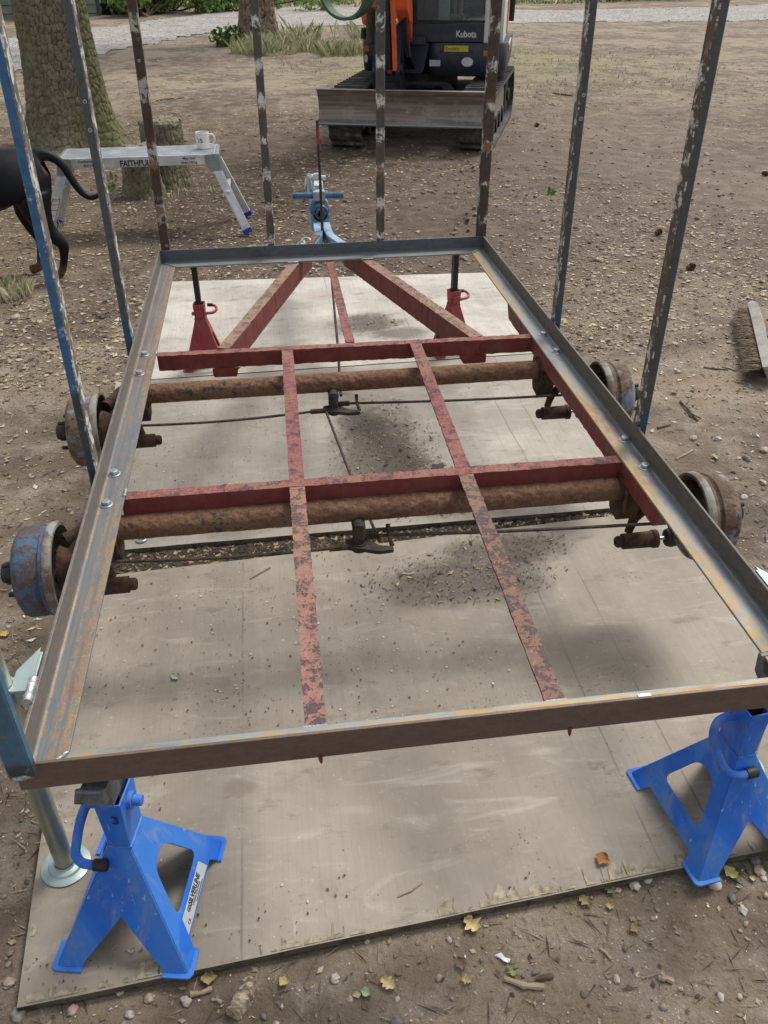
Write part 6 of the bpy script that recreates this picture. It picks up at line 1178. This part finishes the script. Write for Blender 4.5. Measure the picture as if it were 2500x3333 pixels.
TW = [((2215, 1310), (2270, 1375), .005, 0, 'forked dark twig on the soil right of the slate post', 0), ((1640, 3188), (1770, 3218), .006, 1, 'pale flat stick at the bottom right', 0), ((1745, 3190), (1800, 3182), .005, 0, 'dark twig beside the pale flat stick', 0), ((1295, 2920), (1375, 2873), .0016, 1, 'thin pale straw on the front board edge', 1), ((816, 1885), (880, 1848), .003, 1, 'thin grey stick lying on the near board', 1), ((2200, 1495), (2255, 1465), .004, 1, 'curved twig above the leaf clump', 0), ((2140, 1397), (2182, 1385), .005, 0, 'short brown twig near the slate post foot', 0), ((2350, 1195), (2395, 1210), .004, 1, 'thin pale twig left of the broom bristles', 0), ((2290, 1196), (2370, 1206), .004, 0, 'brown twig lying toward the broom', 0), ((510, 330), (600, 320), .006, 0, 'dark twig behind the platform', 0), ((1800, 302), (1865, 312), .009, 0, 'dark twig up the right yard', 0), ((490, 335), (560, 318), .005, 1, 'pale twig near the tree base', 0), ((2140, 3190), (2190, 3200), .006, 1, 'small chip of wood at the bottom right', 0), ((620, 3235), (690, 3215), .005, 1, 'pale splinter under the board edge at bottom left', 0), ((690, 3250), (722, 3262), .003, 1, 'short straw on the soil left of the driftwood lump', 0), ((1950, 3085), (1990, 3125), .003, 1, 'thin straw in the open soil', 0)]
for i, (p, q, r, m, lab, onb) in enumerate(TW):
    zb = .0185 if onb else 0; p = A(*p, zb); q = A(*q, zb); p.z = (zb if onb else hz(p.x, p.y))+r*.8; q.z = (zb if onb else hz(q.x, q.y))+r*.8; mid = p.lerp(q, .5)+Vector(((q-p).y, -(q-p).x, 0))*random.uniform(-.12, .12); mid.z = max(mid.z, (zb if onb else hz(mid.x, mid.y))+r)
    mb = MB(); P = [p.lerp(mid, t/4) for t in range(4)]+[mid.lerp(q, t/4) for t in range(5)]; mb.tube(P, [r*(.7+.5*random.random()) for _ in P], 7)
    if 'forked' in lab: mb.tube([mid, mid+Vector((-.01, -.04, .006)), mid+Vector((.015, -.07, .002))], [r, r*.8, r*.5], 7)
    tag(mb.build('twig', [MTW, MTW2][m], None, p, smooth=True), lab, 'twig', 'twigs on the ground')
# odds and ends
z = A(1600, 1150, .0185); q = A(1683, 1134, .0185); t6 = thing('paint_brush', 'small white handled stick with a red end lying on the middle board', 'brush', z); mb = MB(); mb.bar(z+Vector((0, 0, .003)), z.lerp(q, .62)+Vector((0, 0, .003)), .010, .005); mb.build('brush_handle', plain('white_plastic', 'dcdcd6', .5), t6, bevel=.001); mb = MB(); mb.bar(z.lerp(q, .62)+Vector((0, 0, .004)), q+Vector((0, 0, .004)), .012, .006); mb.build('brush_end', plain('red_plastic', 'b03a38', .5), t6, bevel=.001)
c = A(*(0+850*.5425, 1600+295*.5425), .0185); t7 = thing('eye_bolt', 'small rusty eye nut lying on the middle board by the left rail', 'eye nut', c); mb = MB(); P = [c+Vector((math.cos(a)*.014, math.sin(a)*.012, .005)) for a in np.linspace(0, 6.283, 19)]; mb.tube(P, .0032, 8); mb.build('ring', MGALV, t7, smooth=True)
c = A(350, 1031, 0); t8 = thing('wrapper', 'crumpled black and silver wrapper on the soil left of the grey post', 'wrapper', (c.x, c.y, hz(c.x, c.y))); mb = MB(); rg = np.random.default_rng(5)
for k in range(7): p = c+Vector((rg.normal(0, .022), rg.normal(0, .012), hz(c.x, c.y)+.010+rg.random()*.012)); mb.add([p+Vector((rg.normal(0, .016), rg.normal(0, .012), rg.normal(0, .008))) for _ in range(4)], [(0, 1, 2), (0, 2, 3), (0, 3, 1), (1, 3, 2)])
mb.build('crumple', plain('wrapper_dark', '2a2f38', .35, .2), t8)
c = A(1635, 3120, 0); tag(MB().add([Vector((c.x+x, c.y+y, hz(c.x, c.y)+zz)) for x, y, zz in [(p*.62, q*.62, r*.7) for p, q, r in ((-.02, .012, .008), (.0, .014, .012), (.008, .0, .010), (.022, -.006, .009), (.018, -.018, .007), (.002, -.012, .011), (-.006, .0, .008))]], [(0, 1, 2, 6), (2, 3, 4, 5), (2, 5, 6)]).build('paper_scrap', plain('paper_white', 'e2e4e6', .5), None, (c.x, c.y, 0)), 'torn white scrap of paper on the soil at the bottom right', 'paper scrap')
c = A(1800-377*0-377, 1525, .0185); tag(MB().add([Vector((c.x+x, c.y+y, .0195+zz)) for x, y, zz in ((-.02, -.012, 0), (.02, -.016, .0), (.026, .006, .012), (-.016, .014, .010))], [(0, 1, 2, 3)]).build('card_scrap', plain('card_black', '3a3835', .6), None, (c.x, c.y, 0)), 'small dark flap of card on the middle board by the red crossmember', 'card scrap')

# ------------------------------------------------------------------ tidy up helper data
for o in bpy.data.objects:
    if 'base' in o: del o['base']
